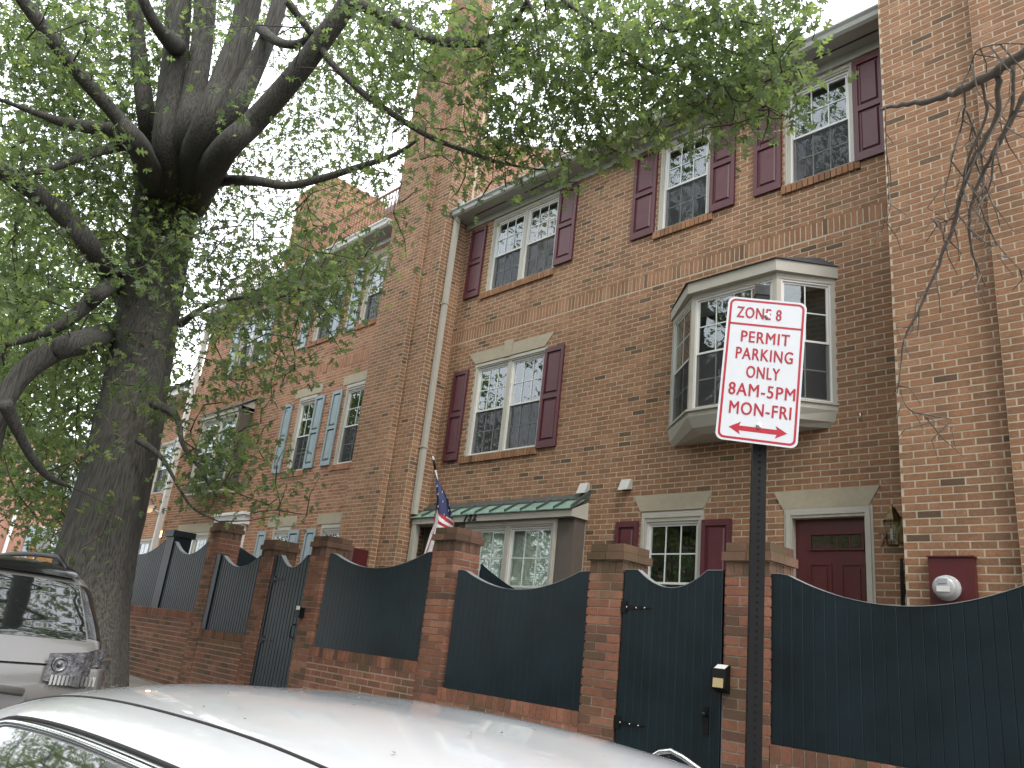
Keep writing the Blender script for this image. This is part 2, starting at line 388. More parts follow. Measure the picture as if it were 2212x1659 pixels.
def mortar(parent, fr, u0, u1, v0, v1, holes=(), m=None, back=-.12, name='wall'):
    us = sorted({u0, u1, *[h[0] for h in holes if u0 < h[0] < u1], *[h[1] for h in holes if u0 < h[1] < u1]})
    vs = sorted({v0, v1, *[h[2] for h in holes if v0 < h[2] < v1], *[h[3] for h in holes if v0 < h[3] < v1]})
    b = MB()
    def hole(u, v): return any(h[0] < u < h[1] and h[2] < v < h[3] for h in holes)
    for i in range(len(us)-1):
        for j in range(len(vs)-1):
            if hole((us[i]+us[i+1])/2, (vs[j]+vs[j+1])/2): continue
            b.add([fr.p(us[i], vs[j]), fr.p(us[i+1], vs[j]), fr.p(us[i+1], vs[j+1]), fr.p(us[i], vs[j+1])], [(0, 1, 2, 3)])
    for h in holes:
        c = [(h[0], h[2]), (h[1], h[2]), (h[1], h[3]), (h[0], h[3])]
        for i in range(4):
            p, q = c[i], c[(i+1) % 4]
            b.add([fr.p(*p), fr.p(*q), fr.p(*q, back), fr.p(*p, back)], [(0, 1, 2, 3)])
    return b.build(name, m or M['mortar'], parent)

# ------------------------------------------------------------------ windows, shutters
def ring(m, fr, u0, u1, v0, v1, t, w0, w1, tt=None, tb=None):    # rectangular frame
    tt = t if tt is None else tt; tb = t if tb is None else tb
    def bx(a, b, c, d):
        P = [fr.p(a, c, w0), fr.p(b, c, w0), fr.p(b, d, w0), fr.p(a, d, w0)]
        m.prism(P, fr.n*(w1-w0))
    bx(u0, u0+t, v0, v1); bx(u1-t, u1, v0, v1); bx(u0+t, u1-t, v1-tt, v1); bx(u0+t, u1-t, v0, v0+tb)
def fbox(m, fr, u0, u1, v0, v1, w0, w1):
    m.prism([fr.p(u0, v0, w0), fr.p(u1, v0, w0), fr.p(u1, v1, w0), fr.p(u0, v1, w0)], fr.n*(w1-w0))
def fpart(name, mt, par, fr, u0, u1, v0, v1, w0, w1):
    m = MB(); fbox(m, fr, u0, u1, v0, v1, w0, w1); return m.build(name, mt, par)
def window(parent, fr, u0, u1, v0, v1, bays=1, cols=3, rows=2, ct=.06, head=.09, back=-.05, inner=None, label=None, name='window', lower_screen=True):
    """casing in the opening, then white vinyl double-hung units"""
    m = MB(); ring(m, fr, u0, u1, v0, v1, ct, back, back+.045, tt=head, tb=.02)
    ring(m, fr, u0+.012, u1-.012, v0+.012, v1-.02, ct*.45, back+.045, back+.058, tt=head*.5, tb=.01)
    W = m.build(name, M['trim'], parent)
    if label: W['label'] = label
    iu0, iu1, iv0, iv1 = u0+ct, u1-ct, v0+.02, v1-head
    mull = .075
    bw = ((iu1-iu0) - mull*(bays-1))/bays
    for b in range(bays):
        a = iu0 + b*(bw+mull); c = a + bw
        if b: fpart('mullion', M['trim'], W, fr, a-mull, a, iv0, iv1, back-.02, back+.04)
        m = MB(); ring(m, fr, a, c, iv0, iv1, .028, back-.06, back+.022); m.build('frame', M['vinyl'], W)
        mid = (iv0+iv1)/2; q = .028
        for (s0, s1, wb, nm) in ((mid-.012, iv1-q, back-.018, 'upper_sash'), (iv0+q, mid+.018, back-.045, 'lower_sash')):
            m = MB(); ring(m, fr, a+q, c-q, s0, s1, .026, wb, wb+.022); m.build(nm, M['vinyl'], W)
            g0, g1, h0, h1 = a+q+.026, c-q-.026, s0+.026, s1-.026
            fpart('glass', M['glass'], W, fr, g0, g1, h0, h1, wb+.008, wb+.012)
            for i in range(1, cols):
                x = g0 + (g1-g0)*i/cols; fpart('muntin', M['muntin'], W, fr, x-.008, x+.008, h0, h1, wb+.0135, wb+.019)
            for i in range(1, rows):
                z = h0 + (h1-h0)*i/rows; fpart('muntin', M['muntin'], W, fr, g0, g1, z-.008, z+.008, wb+.014, wb+.0195)
        if lower_screen:
            fpart('insect_screen', M['screen'], W, fr, a+q, c-q, iv0+q, mid, back-.005, back-.002)
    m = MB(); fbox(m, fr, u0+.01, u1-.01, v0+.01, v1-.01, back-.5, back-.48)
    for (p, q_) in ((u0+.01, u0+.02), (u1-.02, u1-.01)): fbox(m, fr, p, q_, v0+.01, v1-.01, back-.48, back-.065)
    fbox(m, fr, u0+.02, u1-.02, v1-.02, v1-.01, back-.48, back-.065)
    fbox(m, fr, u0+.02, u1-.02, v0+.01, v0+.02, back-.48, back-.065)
    m.build('dark_room_backing', M['dark'], W)  # near-black box stands in for the unlit room
    if inner == 'blinds':
        z = iv1 - .04; m = MB()
        while z > iv0 + .03:
            P = [fr.p(iu0+.03, z, back-.09), fr.p(iu1-.03, z, back-.09), fr.p(iu1-.03, z+.021, back-.098), fr.p(iu0+.03, z+.021, back-.098)]
            m.prism(P, (0, 0, .0015)); z -= .024
        o = m.build('blind', M['blind'], W)
    elif inner == 'curtain':
        m = MB(); n = 40
        for i in range(n):
            a = iu0 + .03 + (iu1-iu0-.06)*(.35+.65*i/n); b2 = iu0 + .03 + (iu1-iu0-.06)*(.35+.65*(i+1)/n)
            wv = .02*math.sin(i*1.3); wv2 = .02*math.sin((i+1)*1.3)
            m.add([fr.p(a, iv0+.02, back-.16+wv), fr.p(b2, iv0+.02, back-.16+wv2), fr.p(b2, iv1-.02, back-.16+wv2), fr.p(a, iv1-.02, back-.16+wv)], [(0, 1, 2, 3)])
        m.build('curtain', M['curtain'], W)
    elif inner == 'sheer':
        m = MB(); n = 60
        for i in range(n):
            a = iu0 + .02 + (iu1-iu0-.04)*i/n; b2 = iu0 + .02 + (iu1-iu0-.04)*(i+1)/n
            wv = .025*math.sin(i*.9); wv2 = .025*math.sin((i+1)*.9)
            m.add([fr.p(a, iv0+.02, back-.16+wv), fr.p(b2, iv0+.02, back-.16+wv2), fr.p(b2, iv1-.02, back-.16+wv2), fr.p(a, iv1-.02, back-.16+wv)], [(0, 1, 2, 3)], smooth=True)
        m.build('curtain', M['sheer'], W)
    return W
def shutter(parent, fr, u0, u1, v0, v1, mt, recess, split=.5, label=None):
    m = MB(); w = u1-u0; st = .052; vm = v0 + (v1-v0)*split
    ring(m, fr, u0, u1, v0, v1, st, .012, .045, tt=.07, tb=.10)
    fbox(m, fr, u0+st, u1-st, vm-.035, vm+.035, .012, .045)
    S = m.build('shutter', mt, parent)
    if label: S['label'] = label
    for a, b in ((v0+.10, vm-.035), (vm+.035, v1-.07)):
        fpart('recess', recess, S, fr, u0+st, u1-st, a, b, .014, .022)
        q = .025; x0, x1, y0, y1 = u0+st+q, u1-st-q, a+q, b-q; e = .018
        P0 = [fr.p(x0, y0, .022), fr.p(x1, y0, .022), fr.p(x1, y1, .022), fr.p(x0, y1, .022)]
        P1 = [fr.p(x0+e, y0+e, .040), fr.p(x1-e, y0+e, .040), fr.p(x1-e, y1-e, .040), fr.p(x0+e, y1-e, .040)]
        m = MB(); m.add(P0+P1, [(4, 5, 6, 7)] + [(i, (i+1) % 4, 4+(i+1) % 4, 4+i) for i in range(4)]); m.build('raised_panel', mt, S)
    return S
def sill_bricks(fr, u0, u1, v0, v1): return soldiers(fr, u0, u1, v0, v1, proud=.035, depth=.10)
def flat_lintel(parent, fr, u0, u1, v0, v1, splay, key=None, label=None):
    P = [fr.p(u0+splay, v0, -.02), fr.p(u1-splay, v0, -.02), fr.p(u1, v1, -.02), fr.p(u0, v1, -.02)]
    o = polypart('lintel', M['stone'], parent, P, fr.n*.032)
    if key:
        a, b, c = key; P = [fr.p(a+.03, v0-.01, -.02), fr.p(b-.03, v0-.01, -.02), fr.p(b, c, -.02), fr.p(a, c, -.02)]
        polypart('keystone', M['stone'], o, P, fr.n*.045)
    return o
def trap(u0, u1, v0, v1, splay):
    def f(z):
        if v0 < z < v1:
            s = splay*(1-(z-v0)/(v1-v0)); return (u0+s, u1-s)
        return None
    return f

# ================================================================== MIDDLE HOUSE
YF = 7.97
F0 = Frame((0, YF, 0), (1, 0, 0), (0, -1, 0))
GZ = -1.3
house = empty('row_house', (-6.6, YF, GZ))
tag(house, 'red brick row house with burgundy shutters, angled bay window and green copper canopy', 'house')
opens = [(-9.69, -8.05, 2.85, 4.45), (-9.70, -8.08, 5.77, 7.21), (-6.10, -5.25, 5.77, 7.21), (-4.18, -3.30, 5.77, 7.21),
         (-6.10, -5.19, .20, 1.81), (-4.19, -3.29, -.62, 1.75)]
nb = [trap(-9.90, -7.92, 4.45, 4.66, .19), trap(-6.23, -5.08, 1.81, 2.01, .12), trap(-4.32, -3.17, 1.75, 1.95, .12),
      (-10.47, -7.0, GZ, 2.05), (-5.70, -3.62, 2.72, 4.5)]
sills = [(-9.80, -8.04, 2.745, 2.85), (-9.81, -8.07, 5.66, 5.77), (-6.16, -5.19, 5.66, 5.77), (-4.22, -3.24, 5.66, 5.77)]
string = (-10.47, -2.7, 4.945, 5.15)
mort_holes = [o for o in opens]
mortar(house, F0, -10.5, -2.6, GZ, 7.40, mort_holes)
bl = running(F0, -10.465, -2.7, GZ, 7.25, holes=opens + nb + sills + [string])
sold = soldiers(F0, *string, gap=.016, proud=.004)
sills_b = []
for s in sills: sills_b += sill_bricks(F0, *s)
emit(house, bl + sold + sills_b, 'house')
# shallow relieving shadow course under the soldiers is the corbel's own projection
# lintels
flat_lintel(house, F0, -9.90, -7.92, 4.45, 4.66, .19, key=(-9.03, -8.82, 4.725))
flat_lintel(house, F0, -6.23, -5.08, 1.81, 2.01, .12)
flat_lintel(house, F0, -4.32, -3.17, 1.75, 1.95, .12)
# windows
window(house, F0, -9.69, -8.05, 2.85, 4.45, bays=2, label='paired window over the green canopy, between burgundy shutters')
window(house, F0, -9.70, -8.08, 5.77, 7.21, bays=2, inner='curtain', label='paired top floor window with a brown curtain behind the glass')
window(house, F0, -6.10, -5.25, 5.77, 7.21, label='top floor window above the bay')
window(house, F0, -4.18, -3.30, 5.77, 7.21, label='top floor window beside the brick stack')
window(house, F0, -6.10, -5.19, .20, 1.81, ct=.08, head=.13, label='ground floor window behind the gate')
BG = M['burg']
for a in ((-10.20, -9.84, 2.82, 4.38), (-8.055, -7.665, 2.82, 4.385), (-10.25, -9.86, 5.76, 7.14), (-8.08, -7.69, 5.80, 7.17),
          (-6.55, -6.14, 5.76, 7.19), (-5.24, -4.87, 5.765, 7.17), (-4.59, -4.215, 5.765, 7.15), (-3.29, -2.93, 5.75, 7.16),
          (-6.47, -6.12, -.12, 1.69), (-5.20, -4.82, -.12, 1.67)):
    shutter(house, F0, *a, BG, BG)
# frieze, soffit, gutter, roof
part('frieze', M['soffit'], house, (-10.44, YF-.035, 7.212), (-2.75, YF+.05, 7.335))
part('soffit', M['soffit'], house, (-10.44, 7.665, 7.33), (-2.75, YF-.036, 7.35))
for i in range(6):
    x0 = -10.05 + i*1.27; part('vent_slot', M['dark'], house, (x0, 7.78, 7.322), (x0+.82, 7.80, 7.332))
m = MB()
prof = [(7.68, 7.33), (7.60, 7.325), (7.565, 7.35), (7.55, 7.40), (7.52, 7.43), (7.52, 7.45), (7.68, 7.45)]
m.prism([(-10.44, y, z) for y, z in prof], (7.69, 0, 0)); m.build('gutter', M['gutter'], house)
m = MB(); m.add([(-10.45, 7.55, 7.452), (-2.75, 7.55, 7.452), (-2.75, 11.5, 8.3), (-10.45, 11.5, 8.3)], [(0, 1, 2, 3)])
m.add([(-10.45, 7.97, 7.38), (-2.75, 7.97, 7.38), (-2.75, 11.5, 8.2), (-10.45, 11.5, 8.2)], [(0, 3, 2, 1)]); m.build('roof', M['slate'], house)
polypart('roof_flashing', M['gutter'], house, [(-10.40, 7.6, 7.455), (-10.1, 7.62, 7.455), (-10.36, 7.62, 7.70)], (0, .10, 0))
polypart('roof_flashing', M['gutter'], house, [(-10.05, 7.70, 7.455), (-9.8, 7.70, 7.455), (-9.86, 7.72, 7.68), (-10.0, 7.72, 7.66)], (0, .15, 0))
# downspout
m = MB(); m.box((-10.44, 7.62, 1.9), (-10.35, 7.70, 7.33)); m.box((-10.425, 7.612, 1.9), (-10.405, 7.62, 7.33)); m.box((-10.385, 7.612, 1.9), (-10.365, 7.62, 7.33))
dsp = m.build('downspout', M['trim'], house)
for z in (5.6, 3.0): part('strap', M['trim'], dsp, (-10.475, 7.605, z), (-10.34, 7.715, z+.03))
# door
fpart('dark_door_backing', M['dark'], house, F0, -4.19, -3.29, -.62, 1.75, -.135, -.125)  # near-black sheet behind the door stands in for the dark inside
D = fpart('door', M['burg_door'], house, F0, -4.10, -3.31, -.62, 1.655, -.12, -.075)
m = MB(); ring(m, F0, -4.19, -3.25, -.62, 1.75, .085, -.12, .01, tb=.0, tt=.10); ring(m, F0, -4.165, -3.275, -.62, 1.73, .05, .01, .022, tb=0, tt=.05)
m.build('door_frame', M['trim'], house)
for i in range(4):
    x0 = -3.925 + i*.135; fpart('pane', M['carglass'], D, F0, x0, x0+.118, 1.345, 1.475, -.075, -.071)
m = MB(); ring(m, F0, -3.945, -3.375, 1.32, 1.50, .018, -.075, -.055)
m.build('light_surround', M['burg_door'], D)
for (a, b, c, d) in ((-3.955, -3.715, .42, 1.19), (-3.62, -3.375, .42, 1.19), (-3.955, -3.715, -.5, .28), (-3.62, -3.375, -.5, .28)):
    m = MB(); ring(m, F0, a, b, c, d, .02, -.076, -.065); fbox(m, F0, a+.05, b-.05, c+.05, d-.05, -.076, -.064); m.build('raised_panel', M['burg_door'], D)
m = MB(); m.lathe([(.005, 0), (.028, .03), (.03, .05), (.015, .065)], F0.p(-3.38, .30, -.075), (0, -1, 0)); m.build('knob', M['brass'], D)
part('step', M['concrete'], house, (-4.4, 7.5, GZ), (-3.05, 7.96, -.62))
# bay window, second floor
BY = 7.47
def bayplan(e=0, yb=YF-.001): return [(-5.76-e*.6, yb), (-5.13-e*.5, BY-e), (-4.02+e*.4, BY-e), (-3.58+e*.6, yb)]
def bayprism(name, mt, par, e, z0, z1, e2=None, yb=YF-.001):
    a = bayplan(e, yb); c = bayplan(e if e2 is None else e2, yb); m = MB(); n = len(a)
    m.add([(x, y, z0) for x, y in a] + [(x, y, z1) for x, y in c], [[3, 2, 1, 0], [4, 5, 6, 7]] + [(i, (i+1) % n, n+(i+1) % n, n+i) for i in range(n)])
    return m.build(name, mt, par)
bay = bayprism('bay_window', M['trim'], house, .0, 2.78, 2.84)
bay['label'] = 'angled bay window with a beige frame on the second storey'
bayprism('base_mould', M['trim'], bay, -.06, 2.66, 2.78, 0.0); bayprism('sill', M['trim'], bay, .03, 2.84, 2.865)
bayprism('underside', M['trim'], bay, -.16, 2.60, 2.66, -.06)
bayprism('head', M['trim'], bay, .0, 4.27, 4.34); bayprism('fascia', M['trim'], bay, .06, 4.34, 4.48)
bayprism('roof', M['slate'], bay, .085, 4.482, 4.66, -.28)
pl = bayplan()
def plane(p, q):
    a, b = Vector((*p, 0)), Vector((*q, 0)); u = (b-a).normalized(); n = Vector((u.y, -u.x, 0))
    return Frame(a, u, n), (b-a).length
for i, (cols, ) in enumerate(((2,), (4,), (2,))):
    fr, L = plane(pl[i], pl[i+1])
    e = .05
    fpart('corner_post', M['trim'], bay, fr, 0.002, .05, 2.865, 4.27, -.05, -.002)
    fpart('corner_post', M['trim'], bay, fr, L-.05, L-.002, 2.865, 4.27, -.05, -.002)
    m = MB(); ring(m, fr, e, L-e, 2.865, 4.27, .022, -.06, -.01, tb=.02); m.build('frame', M['vinyl'], bay)
    mid = 3.56; a, c = e+.022, L-e-.022
    for (s0, s1, wb, nm) in ((mid-.015, 4.248, -.045, 'upper_sash'), (2.885, mid+.015, -.06, 'lower_sash')):
        m = MB(); ring(m, fr, a, c, s0, s1, .024, wb, wb+.018); m.build(nm, M['vinyl'], bay)
        fpart('glass', M['glass'], bay, fr, a+.024, c-.024, s0+.024, s1-.024, wb+.006, wb+.01)
        for k in range(1, cols):
            x = a+.024 + (c-a-.048)*k/cols; fpart('muntin', M['muntin'], bay, fr, x-.007, x+.007, s0+.024, s1-.024, wb+.0105, wb+.015)
        z = (s0+s1)/2; fpart('muntin', M['muntin'], bay, fr, a+.024, c-.024, z-.007, z+.007, wb+.011, wb+.0155)
    fpart('insect_screen', M['screen'], bay, fr, a, c, 2.885, mid, -.036, -.034)
m = MB(); m.box((-5.6, YF-.01, 2.80), (-3.7, YF+.02, 4.3)); m.build('dark_room_backing', M['dark'], bay)  # flat near-black panel in place of the unlit room
# ground floor box bay of 732 with copper canopy
PY = 7.65
FP = Frame((0, PY, 0), (1, 0, 0), (0, -1, 0))
can = polypart('canopy', M['trim'], house, [(-10.40, PY, 1.735), (-6.995, PY, 1.735), (-6.995, PY, 1.825), (-10.40, PY, 1.825)], (0, YF-PY-.002, 0))
can['label'] = 'shallow canopy with green copper roof and the number 732'
m = MB(); m.prism([(-6.995, PY, 1.735), (-6.995, YF-.003, 1.735), (-6.995, YF-.003, 1.97), (-6.995, PY, 1.825)], (.02, 0, 0)); m.build('end_board', M['trim'], can)
yA, zA, yB, zB = PY-.03, 1.828, YF-.01, 2.04
n = 11; xs = [-10.43 + (3.47)*i/n for i in range(n+1)]
for i in range(n):
    m = MB(); m.prism([(xs[i], yA, zA), (xs[i+1]-.004, yA, zA), (xs[i+1]-.004, yB, zB), (xs[i], yB, zB)], (0, 0, .012)); m.build('copper_sheet', M['copper'], can)
    if i: 
        m = MB(); m.prism([(xs[i]-.012, yA-.01, zA+.014), (xs[i]+.006, yA-.01, zA+.014), (xs[i]+.006, yB, zB+.014), (xs[i]-.012, yB, zB+.014)], (0, 0, .03)); m.build('seam', M['lead'], can)
m = MB(); m.prism([(-10.43, 7.86, 1.99), (-6.95, 7.86, 1.99), (-6.95, YF-.008, 2.075), (-10.43, YF-.008, 2.075)], (0, 0, .025)); m.build('flashing', M['lead'], can)
m = MB(); m.prism([(-6.975, yA-.01, zA+.0), (-6.955, yA-.01, zA), (-6.955, yB, zB+.06), (-6.975, yB, zB+.06)], (0, 0, .045)); m.build('edge_flashing', M['lead'], can)
bx = fpart('siding_panel', M['siding'], house, FP, -7.30, -7.02, GZ, 1.73, -.31, -.10)
for i in range(6):
    y = 7.752 + i*.036; part('board', M['siding'], bx, (-7.018, y, GZ), (-7.012, y+.033, 1.73))
fpart('siding_panel', M['siding'], house, FP, -10.36, -9.98, GZ, 1.73, -.31, -.25)
fpart('entry_wall', M['siding'], house, FP, -9.30, -9.18, GZ, 1.73, -.30, -.06)
fpart('dark_entry_panel', M['dark'], house, FP, -9.98, -9.30, GZ, 1.73, -.31, -.28)  # near-black sheet puts the shade of the entry into its colour
fpart('porch_post', M['trim'], house, FP, -10.40, -10.30, GZ, 1.733, -.10, -.005)
window(house, FP, -9.17, -7.31, .0, 1.73, bays=2, ct=.065, head=.09, back=-.12, inner='blinds', lower_screen=False, label='wide ground floor window with half open blinds beside the flag')
fpart('apron', M['siding'], house, FP, -9.17, -7.31, GZ, -.005, -.3, -.10)
# number 732 in dark serif-like figures
def text(s, size, loc, rot, mt, name, parent, ext=.004, sx=1., off=0., align='LEFT', shear=0, sp=1.):
    cu = bpy.data.curves.new(name, 'FONT'); cu.body = s; cu.size = size; cu.extrude = ext; cu.offset = off; cu.align_x = align; cu.shear = shear; cu.space_character = sp
    cu.resolution_u = 4
    o = bpy.data.objects.new(name, cu); COL.objects.link(o)
    dg = bpy.context.evaluated_depsgraph_get(); me = bpy.data.meshes.new_from_object(o.evaluated_get(dg)); bpy.data.objects.remove(o)
    me.name = name; me.materials.clear(); me.materials.append(mt)
    xs_ = [v.co.x for v in me.vertices]
    o = link(name, me, None, None)
    R3 = Matrix(rot).transposed()      # columns: x dir, y dir, z dir
    mtx = R3.to_4x4() @ Matrix.Diagonal((sx, 1, 1, 1)); mtx.translation = loc
    o.matrix_basis = mtx
    if parent: 
        o.parent = parent; o.matrix_parent_inverse = inv(parent)
    return o, (min(xs_)*sx, max(xs_)*sx)
FROT = [(1, 0, 0), (0, 0, 1), (0, -1, 0)]
for k, ch in enumerate('732'):
    text(ch, .155, (-9.13 + k*.10, PY-.006, 1.742), FROT, M['black'], 'house_number', can, off=.009, shear=.15)
# wall vents over the canopy
for x in (-7.13, -6.42):
    m = MB(); z0, z1 = (2.06, 2.24)
    z0, z1 = (2.10, 2.235)
    m.add([(x, YF-.001, z0+.01), (x+.15, YF-.001, z0+.01), (x+.15, YF-.001, z1), (x, YF-.001, z1), (x, YF-.11, z0-.015), (x+.15, YF-.11, z0-.015), (x+.15, YF-.04, z1), (x, YF-.04, z1)],
          [(4, 5, 6, 7), (0, 4, 7, 3), (1, 2, 6, 5), (3, 7, 6, 2)])
    o = m.build('vent_hood', M['gutter'], house)
    part('vent_mouth', M['dark'], o, (x+.015, YF-.09, z0-.003), (x+.135, YF-.005, z0+.002))

# ================================================================== STACKS (tall brick chimneys dividing the row)
def stack(nm, label, XA0, XA1, YA, XB0, XB1, YB, ztop, side, faces_up=None, backY=9.6):
    o = empty('chimney_stack', ((XA0+XA1)/2, YA+.3, GZ)); tag(o, label, 'chimney')
    FA = Frame((0, YA, 0), (1, 0, 0), (0, -1, 0)); FB = Frame((0, YB, 0), (1, 0, 0), (0, -1, 0))
    bs = running(FB, XB0, XB1, GZ, ztop)
    mortar(o, FB, XB0, XB1, GZ, ztop)
    for (a, b) in ((XA0, XB0), (XB1, XA1)):
        if b - a > .05:
            bs += running(FA, a, b, GZ, ztop, u_ref=.05); mortar(o, FA, a, b, GZ, ztop)
    # right-facing returns
    FR = Frame((XA1, 0, 0), (0, 1, 0), (1, 0, 0)); bs += running(FR, YA, YF if side == 'short' else backY, GZ, ztop, u_ref=YA); mortar(o, FR, YA, backY, GZ, ztop)
    FR2 = Frame((XB1, 0, 0), (0, 1, 0), (1, 0, 0)); bs += running(FR2, YB, YA, GZ, ztop, u_ref=YB); mortar(o, FR2, YB, YA, GZ, ztop)
    # left-facing
    FL = Frame((XA0, 0, 0), (0, -1, 0), (-1, 0, 0)); mortar(o, FL, -backY, -YA, GZ, ztop)
    bs += running(FL, -YF, -YA, GZ, ztop, u_ref=-YA)
    FL2 = Frame((XB0, 0, 0), (0, -1, 0), (-1, 0, 0)); bs += running(FL2, -YA, -YB, GZ, ztop, u_ref=-YB); mortar(o, FL2, -YA, -YB, GZ, ztop)
    return o, bs
# left stack
oL, bs = stack('l', 'tall brick chimney stack between the two houses, behind the white downspout', -12.09, -10.47, 7.475, -12.05, -11.0, 7.365, 11.3, 'short', backY=8.1)
FR = Frame((-10.47, 0, 0), (0, 1, 0), (1, 0, 0)); bs += running(FR, YF+.05, 8.1, 7.5, 11.3, u_ref=7.475)
def flue(o, x0, x1, y0, y1, z0, z1):
    b = []
    for fr, a, c in ((Frame((0, y0, 0), (1, 0, 0), (0, -1, 0)), x0, x1), (Frame((x1, 0, 0), (0, 1, 0), (1, 0, 0)), y0, y1), (Frame((x0, 0, 0), (0, -1, 0), (-1, 0, 0)), -y1, -y0)):
        b += running(fr, a, c, z0, z1); mortar(o, fr, a, c, z0, z1)
    return b
bs += flue(oL, -11.5, -10.85, 7.50, 8.1, 11.5, 14.2)
m = MB(); A_ = [(-12.12, 7.34), (-10.44, 7.34), (-10.44, 8.12), (-12.12, 8.12)]; B_ = [(-11.52, 7.49), (-10.83, 7.49), (-10.83, 8.11), (-11.52, 8.11)]
m.add([(x, y, 11.3) for x, y in A_] + [(x, y, 12.05) for x, y in B_], [(3, 2, 1, 0)] + [(i, (i+1) % 4, 4+(i+1) % 4, 4+i) for i in range(4)]); m.build('shoulder', BM['cap'][0], oL)
emit(oL, bs, 'house')
# right stack
oR, bs = stack('r', 'broad red brick chimney stack filling the right edge, electricity meter at its foot', -2.73, -.55, 7.32, -1.815, -1.1, 7.21, 13.5, 'short')
emit(oR, bs, 'house')
# firewall behind, above the roof of the middle house
fw = empty('parapet_wall', (-10.55, 10, 7)); tag(fw, 'warm lit brick parapet wall rising above the roof behind the tall stack', 'wall')
pA = atX(1046, 300, -10.48); pB = atX(1234, 333, -10.48); yE = min(pB.y, 16.0)
def ptop(u): return pA.z + (pB.z-pA.z)*(u-pA.y)/(pB.y-pA.y)
def pcut(z):
    u = pA.y + (z-pA.z)/((pB.z-pA.z)/(pB.y-pA.y)+1e-9)
    if pB.z > pA.z: return (0, u) if u > 8.1 else None
    return (u, 99) if u < yE else None
FW = Frame((-10.48, 0, 0), (0, 1, 0), (1, 0, 0)); b = running(FW, 8.1, yE, 7.4, max(pA.z, pB.z)+.05, holes=[pcut])
m = MB(); m.prism([(-10.48, 8.1, 6.8), (-10.48, yE, 6.8), (-10.48, yE, ptop(yE)), (-10.48, 8.1, ptop(8.1))], (-.2, 0, 0)); m.build('wall', M['mortar'], fw)
emit(fw, b, 'left', nobj=0); m = MB(); m.prism([(-10.44, 8.12, ptop(8.12)), (-10.44, yE, ptop(yE)), (-10.44, yE, ptop(yE)+.07), (-10.44, 8.12, ptop(8.12)+.07)], (-.28, 0, 0)); m.build('coping', M['white'], fw)  # warm sunlight on this wall is carried by its brick colour
print('parapet', pA, pB)
# ================================================================== LEFT HOUSE
XL0, XL1 = -21.7, -12.6
house2 = empty('row_house', (-17.2, YF, GZ))
tag(house2, 'brick row house with pale blue shutters and a railed roof deck, behind the oak', 'house')
op2 = [(-15.58, -14.84, 3.06, 4.75), (-13.70, -12.78, 3.06, 4.75), (-15.58, -14.84, 6.07, 7.53), (-13.70, -12.78, 6.07, 7.53),
       (-19.5, -18.1, 6.07, 7.53), (-15.60, -14.86, .2, 1.905), (-13.70, -12.78, .2, 1.905), (-20.45, -18.75, .2, 1.90), (-18.1, -17.0, -1.1, 2.0)]
lin2 = [(-15.81, -14.68, 4.75, 4.95), (-13.86, -12.7, 4.75, 4.95), (-15.81, -14.68, 7.53, 7.73), (-13.84, -12.7, 7.53, 7.73), (-19.7, -17.9, 7.53, 7.73),
        (-15.88, -14.70, 1.905, 2.11), (-13.88, -12.7, 1.905, 2.11), (-20.67, -18.63, 1.90, 2.10)]
sil2 = [(-15.75, -14.8, 2.95, 3.06), (-13.8, -12.8, 2.95, 3.06), (-15.75, -14.8, 5.96, 6.07), (-13.8, -12.8, 5.96, 6.07), (-19.6, -18.0, 5.96, 6.07)]
st2 = (XL0, XL1, 5.22, 5.42)
mortar(house2, F0, XL0, XL1, GZ+.2, 7.95, op2)
b2 = running(F0, XL0, XL1, GZ+.2, 7.85, holes=op2 + lin2 + sil2 + [st2, (-20.0, -17.80, 2.80, 5.05)], z0=1.905) + soldiers(F0, *st2, gap=.016, proud=.004)
for s in sil2: b2 += sill_bricks(F0, *s)
emit(house2, b2, 'left')
for l in lin2: flat_lintel(house2, F0, *l, 0.0)
for i, o_ in enumerate(op2[:8]):
    window(house2, F0, *o_, bays=2 if o_[1]-o_[0] > 1.2 else 1, cols=3 if i > 4 else 2, ct=.075, head=.13, inner='sheer' if i in (4, 7) else None)
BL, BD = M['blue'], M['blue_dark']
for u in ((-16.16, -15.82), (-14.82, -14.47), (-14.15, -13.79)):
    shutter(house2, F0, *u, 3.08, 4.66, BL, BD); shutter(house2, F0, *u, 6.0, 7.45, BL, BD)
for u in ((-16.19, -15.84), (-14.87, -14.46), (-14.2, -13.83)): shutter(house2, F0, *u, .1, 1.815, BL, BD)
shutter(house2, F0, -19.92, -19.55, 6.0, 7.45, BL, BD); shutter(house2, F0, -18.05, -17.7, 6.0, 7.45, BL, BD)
part('frieze', M['white'], house2, (XL0, YF-.04, 7.82), (XL1, YF, 7.92)); part('soffit', M['soffit'], house2, (XL0, 7.64, 7.92), (XL1, YF, 7.945))
m = MB(); m.prism([(XL0, y, z+.60) for y, z in prof], (XL1-XL0, 0, 0)); m.build('gutter', M['white'], house2)
m = MB(); m.box((XL0, 7.66, 7.95), (XL1, 12, 8.02)); m.build('roof_deck', M['white'], house2)
ds2 = MB(); ds2.box((-21.80, 7.80, GZ), (-21.68, 7.93, 7.95)); ds2.build('downspout', M['white'], house2)
